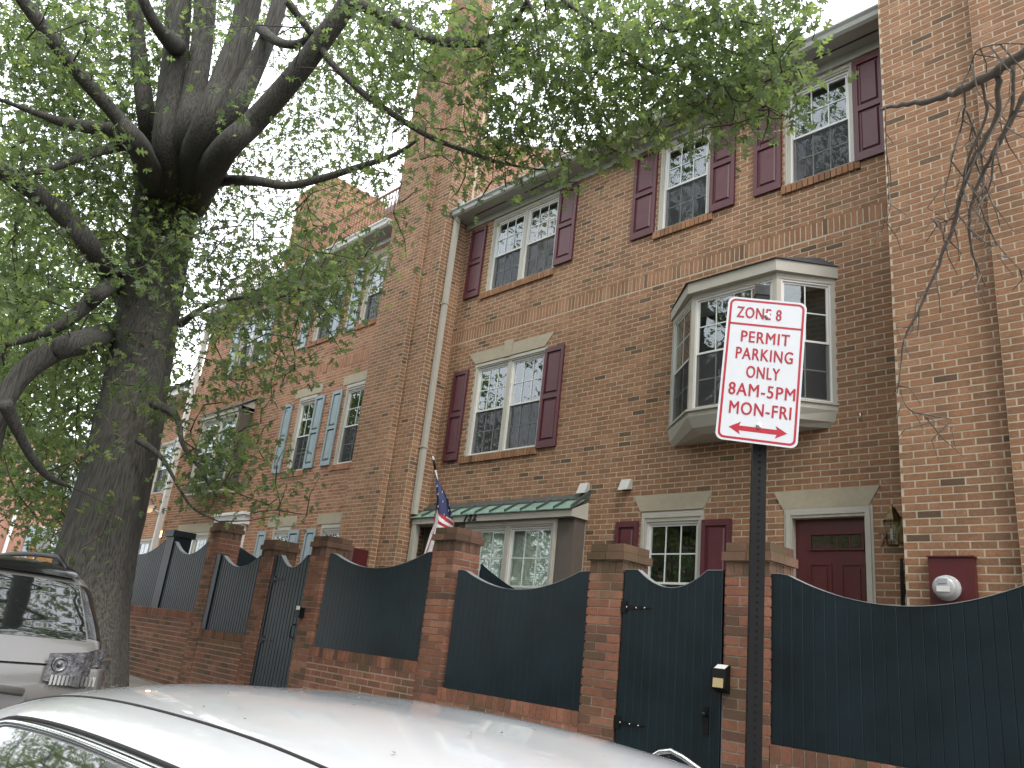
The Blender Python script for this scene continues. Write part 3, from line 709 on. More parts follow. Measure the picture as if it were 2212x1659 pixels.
# oriel on the second floor
OY = 7.67; FO = Frame((0, OY, 0), (1, 0, 0), (0, -1, 0))
ori = fpart('oriel_window', M['siding'], house2, FO, -17.90, -17.80, 2.80, 4.76, -.298, 0); ori['label'] = 'boxed oriel window with dark siding on the second storey'
fpart('base', M['siding'], ori, FO, -20.0, -17.90, 2.80, 3.02, -.298, -.01)
for i in range(17): fpart('board', M['siding'], ori, FO, -19.95+i*.12, -19.95+i*.12+.11, 2.80, 3.02, -.01, 0)
fpart('side_panel', M['siding'], ori, FO, -20.0, -19.92, 3.02, 4.7, -.298, 0)
fpart('underside', M['trim'], ori, FO, -20.02, -17.79, 2.76, 2.80, -.298, .02)
fpart('head', M['trim'], ori, FO, -20.1, -17.76, 4.70, 4.80, -.298, .03)
m = MB(); m.prism([(-17.78, OY-.03, 4.72), (-17.78, YF-.003, 4.72), (-17.78, YF-.003, 5.02), (-17.78, OY-.03, 4.80)], (.02, 0, 0)); m.build('end_board', M['trim'], ori)
m = MB(); m.prism([(-20.12, OY-.05, 4.802), (-17.73, OY-.05, 4.802), (-17.73, YF-.003, 5.05), (-20.12, YF-.003, 5.05)], (0, 0, .03)); m.build('roof', M['slate'], ori)
window(house2, FO, -19.92, -17.90, 3.02, 4.70, bays=2, cols=1, rows=1, ct=.10, head=.10, back=-.05, inner='sheer', label='paired window in the boxed oriel', name='oriel_casement')
# door with white surround
dr = fpart('door', M['blue_dark'], house2, F0, -17.98, -17.12, -1.1, 1.75, -.1, -.06)
for x in (-18.22, -17.06): fpart('pilaster', M['white'], house2, F0, x, x+.20, -1.1, 2.0, 0.001, .09)
fpart('cornice', M['white'], house2, F0, -18.3, -16.78, 2.0, 2.2, .001, .14); fpart('crown_mould', M['white'], house2, F0, -18.36, -16.72, 2.2, 2.26, .001, .20)
m = MB(); ring(m, F0, -18.1, -17.0, -1.1, 2.0, .1, -.1, .001, tb=0); m.build('door_frame', M['white'], house2)
# roof deck railing and set-back storey
rail = empty('deck_railing', (-16, 8.0, 8.0)); tag(rail, 'thin rusty metal railing along the edge of the roof deck', 'railing')
part('top_rail', M['rust'], rail, (-21.2, 7.98, 9.16), (-12.1, 8.02, 9.20)); part('bottom_rail', M['rust'], rail, (-21.2, 7.99, 8.16), (-12.1, 8.01, 8.19))
bar = bpy.data.meshes.new('baluster'); bb = MB(); bb.box((-.009, -.009, 0), (.009, .009, .97)); bar.from_pydata(bb.v, [], bb.f); bar.materials.append(M['rust'])
for i in range(74):
    o = link('baluster', bar, None, rail); o.location = (-21.15 + i*.1225, 8.0, 8.19)
up = empty('roof_storey', (-16.5, 10.2, 8)); tag(up, 'set back brick roof storey behind the deck railing', 'building')
FU = Frame((0, 10.2, 0), (1, 0, 0), (0, -1, 0)); bu = running(FU, -20.9, -14.6, 8.0, 11.0); mortar(up, FU, -20.9, -14.6, 8.0, 11.0)
FU2 = Frame((-14.6, 0, 0), (0, 1, 0), (1, 0, 0)); bu += running(FU2, 10.2, 12.5, 8.0, 11.0); mortar(up, FU2, 10.2, 12.5, 8.0, 11.0)
emit(up, bu, 'left', nobj=0); part('roof_edge', M['white'], up, (-21.0, 10.0, 11.0), (-14.5, 12.6, 11.12))
sx0, sx1 = atY(604, 470, 7.7).x, atY(664, 470, 7.7).x
s3 = empty('chimney_stack', ((sx0+sx1)/2, 8, 7.9)); tag(s3, 'far brick chimney stack seen through the oak leaves at the end of the roof deck', 'chimney')
bb3 = []
zt_ = atY(620, 405, 7.7).z
for fr, a, c in ((Frame((0, 8.1, 0), (1, 0, 0), (0, -1, 0)), sx0, sx1), (Frame((sx1, 0, 0), (0, 1, 0), (1, 0, 0)), 8.1, 9.8)):
    bb3 += running(fr, a, c, 7.95, zt_); mortar(s3, fr, a, c, 7.95, zt_)
emit(s3, bb3, 'left', nobj=0)

# ================================================================== THIRD HOUSE, further left
h3 = empty('row_house', (-26, 8.6, GZ)); tag(h3, 'red brick house in the gap right of the oak trunk, with a lit globe lamp', 'house')
F3 = Frame((0, 8.6, 0), (1, 0, 0), (0, -1, 0))
op3 = [(-25.2, -24.1, .3, 1.95), (-25.2, -24.1, 3.3, 4.9)]
mortar(h3, F3, -27, -21.75, GZ, 6.2, op3); emit(h3, running(F3, -27, -21.75, GZ, 6.2, holes=op3), 'left', nobj=0)
for o_ in op3: window(h3, F3, *o_, cols=2, inner='sheer')
for u in ((-24.08, -23.72), (-25.58, -25.22)):
    for z in (.25, 3.25): shutter(h3, F3, *u, z, z+1.7, M['grey'], M['grey'])
part('eave', M['white'], h3, (-27, 8.2, 6.2), (-21.75, 8.6, 6.4)); 
m = MB(); m.prism([(-27, 8.1, 6.4), (-27, 8.1, 6.46), (-27, 12, 8.0), (-27, 12, 7.9)], (5.2, 0, 0)); m.build('roof', M['slate'], h3)
lp = empty('wall_lamp', (-22.9, 8.45, 2.0)); tag(lp, 'glowing orange globe lamp on the brick wall left of the white downspout', 'wall lamp')
m = MB(); m.lathe([(.02, -.10), (.07, -.08), (.10, 0), (.07, .08), (.02, .10)], (-22.95, 8.36, 2.02), (0, 0, 1)); m.build('globe', M['globe'], lp)
tubepart('bracket', M['brass'], lp, [(-22.95, 8.6, 1.85), (-22.95, 8.4, 1.82), (-22.95, 8.36, 1.92)], .012)
pl_ = bpy.data.lights.new('lamp_glow', 'POINT'); pl_.energy = 12; pl_.color = (1, .6, .25); pl_.shadow_soft_size = .1
po = bpy.data.objects.new('lamp_glow', pl_); COL.objects.link(po); po.location = (-22.95, 8.2, 2.02); po.parent = lp; po.matrix_parent_inverse = inv(lp)
fl = empty('flood_light', (-22, 7.9, 2.6)); tag(fl, 'small white floodlight fixed beside the white downspout', 'flood light')
m = MB(); m.prism([(-22.25, 7.6, 2.42), (-21.85, 7.55, 2.52), (-21.85, 7.7, 2.56), (-22.25, 7.75, 2.46)], (0, 0, .07)); m.build('head', M['white'], fl)
tubepart('arm', M['white'], fl, [(-21.85, 7.65, 2.52), (-21.75, 7.8, 2.45)], .02)

# far buildings at the end of the street
far = empty('brick_building', (-45, 4, -1)); tag(far, 'distant pinkish brick building with white pipe at the far left end of the street', 'building')
part('wall', M['pink'], far, (-52, 2, -1), (-45, 32, 7.5)); part('roof', M['slate'], far, (-52.4, 1.6, 7.5), (-44.6, 32.4, 7.8))
yp = atX(14, 1170, -45).y
part('pipe', M['white'], far, (-44.98, yp-.07, -1), (-44.86, yp+.07, 7.5))
for y in (atX(96, 1160, -45).y-.45, 6.2):
    for z in (atX(96, 1165, -45).z-1.0, 4.9):
        f = part('window', M['vinyl'], far, (-44.99, y, z), (-44.93, y+.9, z+1.6)); part('glass', M['carglass'], f, (-44.929, y+.08, z+.08), (-44.92, y+.82, z+1.52))
        for s in (-.35, .92): part('shutter', M['blue'], far, (-44.99, y+s, z), (-44.94, y+s+.32, z+1.6))
wf = empty('wooden_fence', (-27.5, 8, -.6)); tag(wf, 'short run of new orange wooden fence boards beyond the parked SUV', 'fence')
wx = -27.5; wa = atX(78, 1190, wx); wb_ = atX(116, 1200, wx); nw = 8
for i in range(nw):
    y0_ = wa.y + (wb_.y-wa.y)*i/nw; y1_ = wa.y + (wb_.y-wa.y)*(i+.94)/nw
    part('board', M['wood'], wf, (wx, y0_, -.9), (wx+.03, y1_, wa.z - .02*i + RS.uniform(-.03, .03)))
wc_ = atX(73, 1178, wx)
p_ = part('post', M['wood'], wf, (wx, wc_.y-.1, -.9), (wx+.12, wc_.y+.05, wc_.z)); part('post_cap', M['white'], p_, (wx-.02, wc_.y-.12, wc_.z), (wx+.14, wc_.y+.07, wc_.z+.06))

# ================================================================== GARDEN FENCE: piers, low walls, boarded panels, gates
YP = 5.14
def pier(x0, ztop, label, dark=False, w_=.345):
    o = empty('painted_pillar' if dark else 'brick_pier', (x0+w_/2, YP+w_/2, gz(x0))); tag(o, label, 'pillar' if dark else 'brick pillar', None if dark else 'brick piers of the garden wall')
    bl = .23; hc = CH; zb = gz(x0)-.05; x1 = x0+w_; y0 = YP; y1 = YP+w_
    bodytop = ztop - .068*2 - .105
    if dark:
        part('shaft', M['teal'], o, (x0, y0+.0, .045), (x1, y1, ztop-.1)); part('cap', M['teal'], o, (x0-.04, y0-.04, ztop-.1), (x1+.04, y1+.04, ztop)); return o
    part('core', M['mortar_dark'], o, (x0+.007, y0+.007, zb), (x1-.007, y1-.007, ztop-.012))
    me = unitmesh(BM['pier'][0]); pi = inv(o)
    def B(a, b, nm='brick'):
        q = bpy.data.objects.new(nm, me); COL.objects.link(q); q.parent = o; q.matrix_parent_inverse = pi
        mx = Matrix.Diagonal((b[0]-a[0], b[1]-a[1], b[2]-a[2], 1)); j = RS.uniform(-.0015, .0015); mx.translation = (a[0]+j, a[1]+j, a[2]); q.matrix_basis = mx
    k = 0; z = bodytop - hc; g = .0065
    while z > zb - .02:
        a, c = z+g, z+hc-g
        if k % 2:
            B((x0, y0, a), (x0+bl-g, y0+.11, c)); B((x0+bl+g, y0, a), (x1, y0+bl-g, c)); B((x1-bl+g, y1-.11, a), (x1, y1, c)); B((x0, y0+.12, a), (x0+.11, y1, c))
        else:
            B((x0+.115+g, y0, a), (x1, y0+.11, c)); B((x0, y0, a), (x0+.115-g, y0+bl-g, c)); B((x0, y1-.11, a), (x0+bl-g, y1, c)); B((x1-.11, y0+.12, a), (x1, y1, c))
        z -= hc; k += 1
    me = unitmesh(BM['cap'][0])
    z = bodytop; nn = 5; p = w_/nn      # soldier neck
    for i in range(nn):
        B((x0+i*p+.003, y0, z+.004), (x0+(i+1)*p-.003, y0+.09, z+.10)); 
        B((x1-.09, y0+.09+i*(w_-.09)/nn, z+.004), (x1, y0+.09+(i+1)*(w_-.09)/nn-.006, z+.10)); B((x0, y0+.09+i*(w_-.09)/nn, z+.004), (x0+.09, y0+.09+(i+1)*(w_-.09)/nn-.006, z+.10))
    z += .105; e = .022
    for (ee, zz) in ((e, z), (.0, z+.068)):
        X0, X1, Y0_, Y1_ = x0-ee, x1+ee, y0-ee, y1+ee; mx_ = (X0+X1)/2
        B((X0, Y0_, zz+.003), (mx_-.003, Y0_+.19, zz+.065)); B((mx_+.003, Y0_, zz+.003), (X1, Y0_+.19, zz+.065))
        B((X0, Y0_+.196, zz+.003), (mx_-.003, Y1_, zz+.065)); B((mx_+.003, Y0_+.196, zz+.003), (X1, Y1_, zz+.065))
    return o
pier(-1.09, .91, 'brick pillar just beyond the right edge of the dark green boards')
pier(-3.157, .91, 'brick pillar beside the parking sign post, small black light on its side')
pier(-4.437, .92, 'mossy topped brick pillar at the hinge side of the near gate')
pier(-6.56, 1.12, 'brick pillar in front of the flag and the number 732')
pier(-8.97, 1.085, 'brick pillar at the latch side of the far gate')
pier(-10.27, 1.065, 'brick pillar at the hinge side of the far gate')
pier(-12.03, 1.36, 'tallest brick pillar, near the oak, under the overhanging leaves')
pier(-13.72, 1.28, 'narrow dark painted pillar between the two boarded panels nearest the oak', dark=True, w_=.30)
def lowwall(x0, x1, ztop, label):
    o = empty('garden_wall', ((x0+x1)/2, YP+.1, gz((x0+x1)/2))); tag(o, label, 'low brick wall', 'low brick walls under the fence panels')
    fr = Frame((0, YP+.008, 0), (1, 0, 0), (0, -1, 0)); zb = gz(x0)-.1
    mortar(o, fr, x0, x1, zb, ztop-.003, m=M['mortar_dark']); part('core', M['mortar_dark'], o, (x0, YP+.012, zb), (x1, YP+.2, ztop-.006))
    cop = soldiers(fr, x0, x1, ztop-.105, ztop, pitch=.0767, proud=.008, depth=.16)
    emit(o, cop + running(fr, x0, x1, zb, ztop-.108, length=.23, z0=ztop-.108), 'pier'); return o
lowwall(-2.81, -1.09, -.39, 'low brick wall under the large dark panel at the right edge')
lowwall(-6.215, -4.44, -.395, 'low brick wall left of the near gate, above the white car roof')
lowwall(-8.625, -6.56, -.20, 'low brick wall between the far gate and the pillar before the flag')
lowwall(-11.685, -10.27, -.18, 'short low brick wall left of the far gate')
lowwall(-16.5, -12.03, .04, 'low brick wall running behind the oak trunk')
def panel(name, x0, x1, zb, zend, zmin, label, cat, flat=.10, bw=.0755, group=None, yoff=.02, gate=False, bev=.0025):
    o = empty(name, ((x0+x1)/2, YP+yoff, zb)); tag(o, label, cat, group)
    L = x1-x0; h = zend-zmin
    def top(x):
        s = (x-x0-flat)/(L-2*flat)
        if s <= 0 or s >= 1: return zend
        return zend - h*(1-abs(2*s-1)**2.0)*1.0
    n = max(1, round(L/bw)); b = L/n; y0 = YP+yoff
    for i in range(n):
        jj = RS.uniform(0, .0008); a = x0+i*b+bev*.25; c = x0+(i+1)*b-bev*.25; e = bev; y0 = YP+yoff-jj
        xs_ = [a, (a+c)/2, c]; m = MB()
        # front face with small chamfers
        poly = [(a, zb), (c, zb)] + [(x, top(x)) for x in reversed(xs_)]
        nn = len(poly)
        cx = (a+c)/2
        inner = [(max(a+e, min(c-e, x)), z) for x, z in poly]
        F_ = [(x, y0, z) for x, z in inner]; E_ = [(x, y0+e, z) for x, z in poly]; K_ = [(x, y0+.018, z) for x, z in poly]
        m.add(F_+E_+K_, [list(range(nn))] + [(i2, nn+i2, nn+(i2+1) % nn, (i2+1) % nn) for i2 in range(nn)] + [(nn+i2, 2*nn+i2, 2*nn+(i2+1) % nn, nn+(i2+1) % nn) for i2 in range(nn)] + [[2*nn+j for j in range(nn)][::-1]])
        m.build('board', M['teal'], o)
    m = MB(); N = 28
    for i in range(N):
        xa = x0+L*i/N; xb = x0+L*(i+1)/N
        m.add([(xa, y0-.004, top(xa)+.002), (xb, y0-.004, top(xb)+.002), (xb, y0-.004, top(xb)+.006), (xa, y0-.004, top(xa)+.006),
               (xa, y0+.06, top(xa)+.002), (xb, y0+.06, top(xb)+.002), (xb, y0+.06, top(xb)+.006), (xa, y0+.06, top(xa)+.006)], [(0,1,2,3),(3,2,6,7),(1,0,4,5),(5,4,7,6)])
    m.build('cap_strip', M['teal_trim'], o)
    m = MB()
    for i in range(N):
        xa = x0+.01+(L-.02)*i/N; xb = x0+.01+(L-.02)*(i+1)/N
        m.add([(xa, y0+.02, zb+.01), (xb, y0+.02, zb+.01), (xb, y0+.02, top(xb)-.003), (xa, y0+.02, top(xa)-.003), (xa, y0+.045, zb+.01), (xb, y0+.045, zb+.01), (xb, y0+.045, top(xb)-.003), (xa, y0+.045, top(xa)-.003)],
              [(0,1,2,3),(5,4,7,6)])
    m.build('backing', M['teal'], o)
    return o
PG = 'boarded panels of the garden fence'
panel('fence_panel', -2.81, -1.09, -.388, .69, .505, 'large dark green boarded panel right of the sign post, reaching the edge of the view', 'fence panel', group=PG)
panel('fence_panel', -6.13, -4.44, -.393, .69, .52, 'dark green boarded panel between the near gate and the pillar with the flag', 'fence panel', group=PG, yoff=.006)
panel('fence_panel', -8.56, -6.56, -.198, .87, .70, 'wide dark green panel between the far gate and the flag', 'fence panel', group=PG)
panel('fence_panel', -11.53, -10.27, -.178, .86, .70, 'small panel with sheen-lit slats between two pillars left of the far gate', 'fence panel', group=PG, yoff=.03, flat=.06, bev=.009)  # wider chamfers make grazing sheen show as pale ribs
panel('fence_panel', -13.42, -12.03, .042, 1.10, .885, 'slatted panel right of the dark painted pillar', 'fence panel', group=PG, flat=.04, bev=.009)
panel('fence_panel', -15.9, -13.72, .042, 1.15, .895, 'slatted panel half hidden by the oak trunk', 'fence panel', group=PG, flat=.04, bev=.009)
g2 = panel('garden_gate', -4.075, -3.185, gz(-3.6)+.06, .708, .575, 'dark teal boarded gate with black strap hinges, left of the sign post', 'gate', flat=.13, bw=.0755, yoff=.012)
g1 = panel('garden_gate', -9.85, -9.0, gz(-9.4)+.06, .855, .70, 'narrow boarded gate between two pillars near the middle of the fence', 'gate', flat=.10, yoff=.03, bev=.007)
for (gt, xh, zs, yy) in ((g2, -4.09, (.42, -.42), YP+.010), (g1, -9.86, (.55, -.2), YP+.026)):
    for z in zs:
        m = MB(); m.box((xh, yy-.006, z-.045), (xh+.055, yy, z+.045)); m.prism([(xh+.05, yy-.005, z-.02), (xh+.28, yy-.005, z-.006), (xh+.28, yy-.005, z+.006), (xh+.05, yy-.005, z+.02)], (0, .005, 0))
        h_ = m.build('strap_hinge', M['black'], gt)
        for q in (.03, .12, .2):
            m = MB(); m.lathe([(.007, 0), (.006, .004), (.002, .006)], (xh+q+.03, yy-.006, z), (0, -1, 0), n=8); m.build('screw', M['steel'], h_)
m = MB(); m.lathe([(.02, 0), (.02, .012), (.012, .03), (.02, .045), (.006, .055)], (-3.29, YP+.012, -.27), (0, -1, 0)); m.box((-3.31, YP+.004, -.40), (-3.27, YP+.012, -.22)); m.build('latch_knob', M['black'], g2)
m = MB(); m.tube([(-9.08, YP+.02, .02), (-9.08, YP-.02, .0), (-9.08, YP-.02, -.12), (-9.08, YP+.02, -.14)], .008); m.build('pull_handle', M['black'], g1)
# jambs
for x0, x1, zt, lb in ((-4.092, -4.078, .70, 'dark gate post strip at the hinge side of the near gate'), (-3.183, -3.160, -.0, 'grey metal jamb strip at the latch side of the near gate')):
    o = part('gate_jamb', M['teal'] if zt > .5 else M['grey'], None, (x0, YP+.03, gz(x0)), (x1, YP+.09, zt)); tag(o, lb, 'gate jamb')
o = part('gate_jamb', M['teal'], None, (-9.92, YP+.02, gz(-9.9)), (-9.855, YP+.14, .86)); tag(o, 'dark jamb board at the hinge side of the far gate', 'gate jamb')
o = part('gate_jamb', M['teal'], None, (-11.68, YP+.01, -.175), (-11.54, YP+.10, .88)); tag(o, 'dark filler board beside the small slatted panel', 'filler board')
# dividing fences running back to the house
def divider(x, y0, z0, label):
    o = empty('dividing_fence', (x, y0+1.2, gz(x))); tag(o, label, 'fence', 'scalloped fences dividing the courtyards')
    n = 32; b = (7.9-y0)/n
    def top(y): s = (y-y0)/(7.9-y0); return z0 - .28*(1-(2*s-1)**2)
    for i in range(n):
        a = y0+i*b+.001; c = y0+(i+1)*b-.001
        m = MB(); m.prism([(x, a, gz(x)), (x, c, gz(x)), (x, c, top(c)), (x, a, top(a))], (-.02, 0, 0)); m.build('board', M['teal'], o)
    part('rail', M['teal'], o, (x-.05, y0, .2), (x-.022, 7.9, .28))
divider(-6.18, 5.49, .80, 'dark fence running back to the house behind the pillar with the flag')
divider(-11.75, 5.49, 1.06, 'dark fence running back to the house behind the tallest pillar')

# ------------------------------------------------------------------ small things on walls
# solar light on pier
sl = empty('solar_light', (-3.17, YP, -.05)); tag(sl, 'small black solar light with a pale lens on the pillar beside the gate', 'wall light')
x0, z0 = -3.205, -.12
m = MB(); m.prism([(x0, YP-.004, z0), (x0, YP-.075, z0+.03), (x0, YP-.06, z0+.155), (x0, YP-.004, z0+.185)], (.105, 0, 0)); m.build('case', M['black'], sl)
m = MB(); m.add([(x0+.012, YP-.077, z0+.035), (x0+.093, YP-.077, z0+.035), (x0+.093, YP-.072, z0+.095), (x0+.012, YP-.072, z0+.095)], [(0, 1, 2, 3)]); m.build('lens', M['tan'], sl)
m = MB(); m.add([(x0+.01, YP-.060, z0+.158), (x0+.095, YP-.060, z0+.158), (x0+.095, YP-.012, z0+.186), (x0+.01, YP-.012, z0+.186)], [(0, 1, 2, 3)]); m.build('solar_cell', M['vinyl'], sl)
sl2 = empty('solar_light', (-8.95, YP, .15)); tag(sl2, 'small black and white light box on the pillar at the far gate', 'wall light')
m = MB(); m.box((-8.955, YP-.07, .10), (-8.87, YP-.003, .22)); m.build('case', M['black'], sl2); part('solar_cell', M['vinyl'], sl2, (-8.95, YP-.078, .19), (-8.875, YP-.071, .235))
# right meter box
mb = empty('meter_box', (-2.34, 7.3, .9)); tag(mb, 'burgundy box with a round glass electricity meter on the right hand stack', 'electricity meter')
part('box', M['burg_door'], mb, (-2.515, 7.25, .0), (-2.165, 7.318, 1.125)); 
part('rain_hood', M['burg_door'], mb, (-2.525, 7.235, 1.125), (-2.155, 7.318, 1.137))
m = MB(); m.lathe([(.105, 0), (.105, .03), (.092, .035), (.09, .10), (.07, .115), (.001, .12)], (-2.37, 7.25, .87), (0, -1, 0), n=28); mt_ = m.build('meter', M['meter'], mb)
part('display', M['grey'], mt_, (-2.405, 7.126, .895), (-2.335, 7.132, .935)); part('barcode_plate', M['vinyl'], mt_, (-2.42, 7.128, .83), (-2.32, 7.133, .875))
# left meter boxes
ml = empty('meter_box', (-11.4, 7.3, .7)); tag(ml, 'pair of burgundy meter boxes low on the stack behind the fence, left of the flag', 'electricity meter')
part('box', M['burg_door'], ml, (-11.98, 7.25, .2), (-11.68, 7.362, 1.17)); part('deep_box', M['burg_door'], ml, (-11.55, 7.08, .2), (-11.06, 7.362, 1.28))
m = MB(); m.lathe([(.09, 0), (.09, .03), (.08, .04), (.08, .12), (.06, .135), (.001, .14)], (-11.83, 7.25, .80), (0, -1, 0), n=24); m.build('meter', M['meter'], ml)
for k, ch in enumerate('818'): text(ch, .075, (-11.25, 7.078, 1.0 - k*.085), FROT, M['steel'], 'number_decal', ml, ext=.001)
gb = part('cable_box', M['grey'], None, (-12.02, 7.30, .62), (-11.93, 7.363, .80)); tag(gb, 'small grey cable box just above the scalloped panel, left of the round meter', 'cable box')
# lantern
ln = empty('wall_lantern', (-3.0, 7.9, 1.5)); tag(ln, 'old brass and glass carriage lantern on the wall right of the burgundy door', 'lantern')
lx, ly = -2.985, 7.74
def hexr(m, r0, z0, r1, z1, n=6, cx=lx, cy=ly):
    a = [(cx+r0*math.cos(i*math.tau/n), cy+r0*math.sin(i*math.tau/n), z0) for i in range(n)]; b = [(cx+r1*math.cos(i*math.tau/n), cy+r1*math.sin(i*math.tau/n), z1) for i in range(n)]
    m.add(a+b, [(i, (i+1) % n, n+(i+1) % n, n+i) for i in range(n)] + [list(range(n))[::-1], list(range(n, 2*n))])
m = MB(); hexr(m, .085, 1.54, .078, 1.555); hexr(m, .072, 1.555, .035, 1.62); hexr(m, .04, 1.62, .03, 1.65); hexr(m, .02, 1.65, .012, 1.70); hexr(m, .05, 1.30, .055, 1.315); m.build('roof_and_base', M['brass'], ln)
m = MB()
for i in range(6):
    a = i*math.tau/6; m.tube([(lx+.052*math.cos(a), ly+.052*math.sin(a), 1.315), (lx+.072*math.cos(a), ly+.072*math.sin(a), 1.54)], .004, 5)
m.build('cage', M['brass'], ln)
m = MB(); hexr(m, .050, 1.316, .069, 1.538); m.build('glass', M['lampglass'], ln)
m = MB()
pts = [(lx+.018*math.cos(t*1.3), ly+.018*math.sin(t*1.3), 1.36+t*.0045) for t in range(24)]; m.tube(pts, .006, 6); m.build('bulb', M['lamp_white'], ln)
m = MB(); m.box((-3.035, YF-.03, 1.38), (-2.935, YF-.008, 1.62)); m.tube([(lx, YF-.02, 1.60), (lx, ly+.06, 1.68), (lx, ly, 1.66)], .010); m.build('back_plate', M['brass'], ln)
n7 = text('7', .22, (-3.215, YF-.02, 1.34), FROT, M['rust'], 'door_number', house, off=.0)[0]
# cable bundle below lantern
cb = empty('cable_bundle', (-3.0, 7.9, .9)); tag(cb, 'tangled black cables running down the wall below the lantern', 'cables')
m = MB()
for k in range(4):
    m.tube([(-2.99+RS.uniform(-.02, .02), YF-.03, 1.22-i*.15) if i else (-2.99, YF-.03, 1.22) for i in range(12)], .008 + .003*(k % 2), 6)
m.build('black_cables', M['black'], cb); m = MB(); m.tube([(-2.97, YF-.03, .95-i*.2) for i in range(8)], .006, 6); m.build('pale_cable', M['grey'], cb)
hk = tubepart('wall_hook', M['steel'], None, [(-3.33, YF-.005, 2.72), (-3.33, YF-.04, 2.71), (-3.33, YF-.04, 2.66), (-3.33, YF-.01, 2.64)], .008); tag(hk, 'tiny metal hook on the wall between bay window and stack', 'hook')

# ================================================================== FLAG
fg = empty('flag', (-9.0, 7.2, 2.0)); tag(fg, 'American flag hanging limp from a slanted pole in front of the canopy', 'flag')
T = atY(936, 992, 6.95); Bp = Vector((-9.24, 7.55, 1.35))
m = MB(); m.tube([T, T.lerp(Bp, .5), Bp], .013, 8); m.lathe([(.01, -.02), (.022, 0), (.012, .03), (.004, .05)], T, (T-Bp)); m.build('pole', M['white'], fg)
tubepart('pole_tip', M['black'], fg, [T, T.lerp(Bp, .12)], .016)
pb = MB(); pb.tube([Bp, Bp+Vector((0, .12, -.04))], .018); pb.build('bracket', M['black'], fg)
# cloth: grid (s across the fold, t down)
A0 = T.lerp(Bp, .13)
edgeL = [A0, atY(941, 1080, 7.0), atY(932, 1130, 7.0), atY(921, 1160, 7.0), atY(908, 1205, 7.0)]
edgeR = [T.lerp(Bp, .22), atY(968, 1080, 7.05), atY(982, 1125, 7.05), atY(990, 1155, 7.05), atY(975, 1215, 7.05)]
def spl(P, t):
    x = t*(len(P)-1); i = min(int(x), len(P)-2); f = x-i; return P[i].lerp(P[i+1], f)
NS, NT = 60, 120
def cloth(mt, keep, name):
    m = MB()
    for j in range(NT):
        for i in range(NS):
            if not keep((i+.5)/NS, (j+.5)/NT): continue
            q = []
            for (a, b) in ((i, j), (i+1, j), (i+1, j+1), (i, j+1)):
                s, t = a/NS, b/NT; p = spl(edgeL, t).lerp(spl(edgeR, t), s); p = p + Vector((0, .045*math.sin(s*9+t*2)*min(1, t*4), 0)); q.append(p)
            m.add(q, [(0, 1, 2, 3)], smooth=True)
    return m.build(name, mt, fg)
# canton occupies upper part; stripes slant across the folded fly
def canton(s, t): return t < .50 - .16*(1-s) and s < 1.0 and t > .03
def stripe(s, t):
    if s > .4 and t < .5 + .5*s: return int((t - .38*s + .5)*17) % 2 == 0
    return int((s*.8 + t*.12 + .03)*9) % 2 == 0
cloth(M['flagblue'], lambda s, t: canton(s, t), 'canton')
cloth(M['flagred'], lambda s, t: not canton(s, t) and stripe(s, t), 'red_stripes')
cloth(M['flagwhite'], lambda s, t: not canton(s, t) and not stripe(s, t), 'white_stripes')
m = MB()
for (s, t) in ((.45, .12), (.2, .17), (.7, .17), (.45, .2), (.85, .22), (.25, .26), (.62, .27), (.9, .31), (.4, .33), (.75, .37), (.15, .32), (.6, .42), (.85, .43)):
    p = spl(edgeL, t).lerp(spl(edgeR, t), s) + Vector((0, .045*math.sin(s*9+t*2)*min(1, t*4) - .008, 0)); r = .02
    pts = [(p.x + (r if k % 2 == 0 else r*.42)*.8*math.sin(k*math.pi/5), p.y, p.z + (r if k % 2 == 0 else r*.42)*math.cos(k*math.pi/5)) for k in range(10)]
    m.prism(pts, (0, .002, 0))
m.build('stars', M['flagwhite'], fg)

# ================================================================== PARKING SIGN
sg = empty('parking_sign', (-1.56, 2.78, gz(-1.5))); tag(sg, 'white parking sign with red lettering ZONE 8 PERMIT PARKING ONLY on a black perforated post', 'street sign')
U = Vector((.789, .611, -.03)).normalized(); Vd = Vector((.05, -.03, -.998)); 
TL = Vector((-1.218, 1.968, 1.106))*1.335; TR = Vector((-1.035, 2.11, 1.091))*1.335; BLc = Vector((-1.239, 1.985, .65))*1.335
Uv = TR-TL; Vv = BLc-TL; SW, SH = Uv.length, Vv.length; U = Uv.normalized(); V = Vector((-.035, .0, -1)).normalized(); V = (V - U*V.dot(U)).normalized(); Nn = U.cross(V)   # into sign
if Nn.dot(TL) < 0: Nn = -Nn
OUT = -Nn
def sp(u, v, w=0): return TL + U*(u*SW) + V*(v*SH) + OUT*w      # u,v in 0..1
def rr(u0, v0, u1, v1, r, n=8):      # rounded rectangle in metres
    P = []
    for cx, cy, a0 in ((u1-r, v0+r, -90), (u1-r, v1-r, 0), (u0+r, v1-r, 90), (u0+r, v0+r, 180)):
        for i in range(n+1):
            a = math.radians(a0+90*i/n); P.append((cx+r*math.cos(a), cy+r*math.sin(a)))
    return P
def sm(p, w): return TL + U*p[0] + V*p[1] + OUT*w
pl0 = rr(0, 0, SW, SH, .028)
m = MB(); m.prism([sm(p, 0) for p in pl0], -OUT*.002); m.build('plate', M['signwhite'], sg)
def ringm(outer, inner, w): 
    m = MB(); n = len(outer); m.add([sm(p, w) for p in outer]+[sm(p, w) for p in inner], [(i, (i+1) % n, n+(i+1) % n, n+i) for i in range(n)]); return m
ringm(rr(.008, .008, SW-.008, SH-.008, .024), rr(.017, .017, SW-.017, SH-.017, .016), .0006).build('border', M['signred'], sg)
def uvof(px, py):
    A = np.array([[640, -52], [60, 1180]]); r = np.linalg.solve(A, np.array([px-352, py-240])); return r[0], r[1]
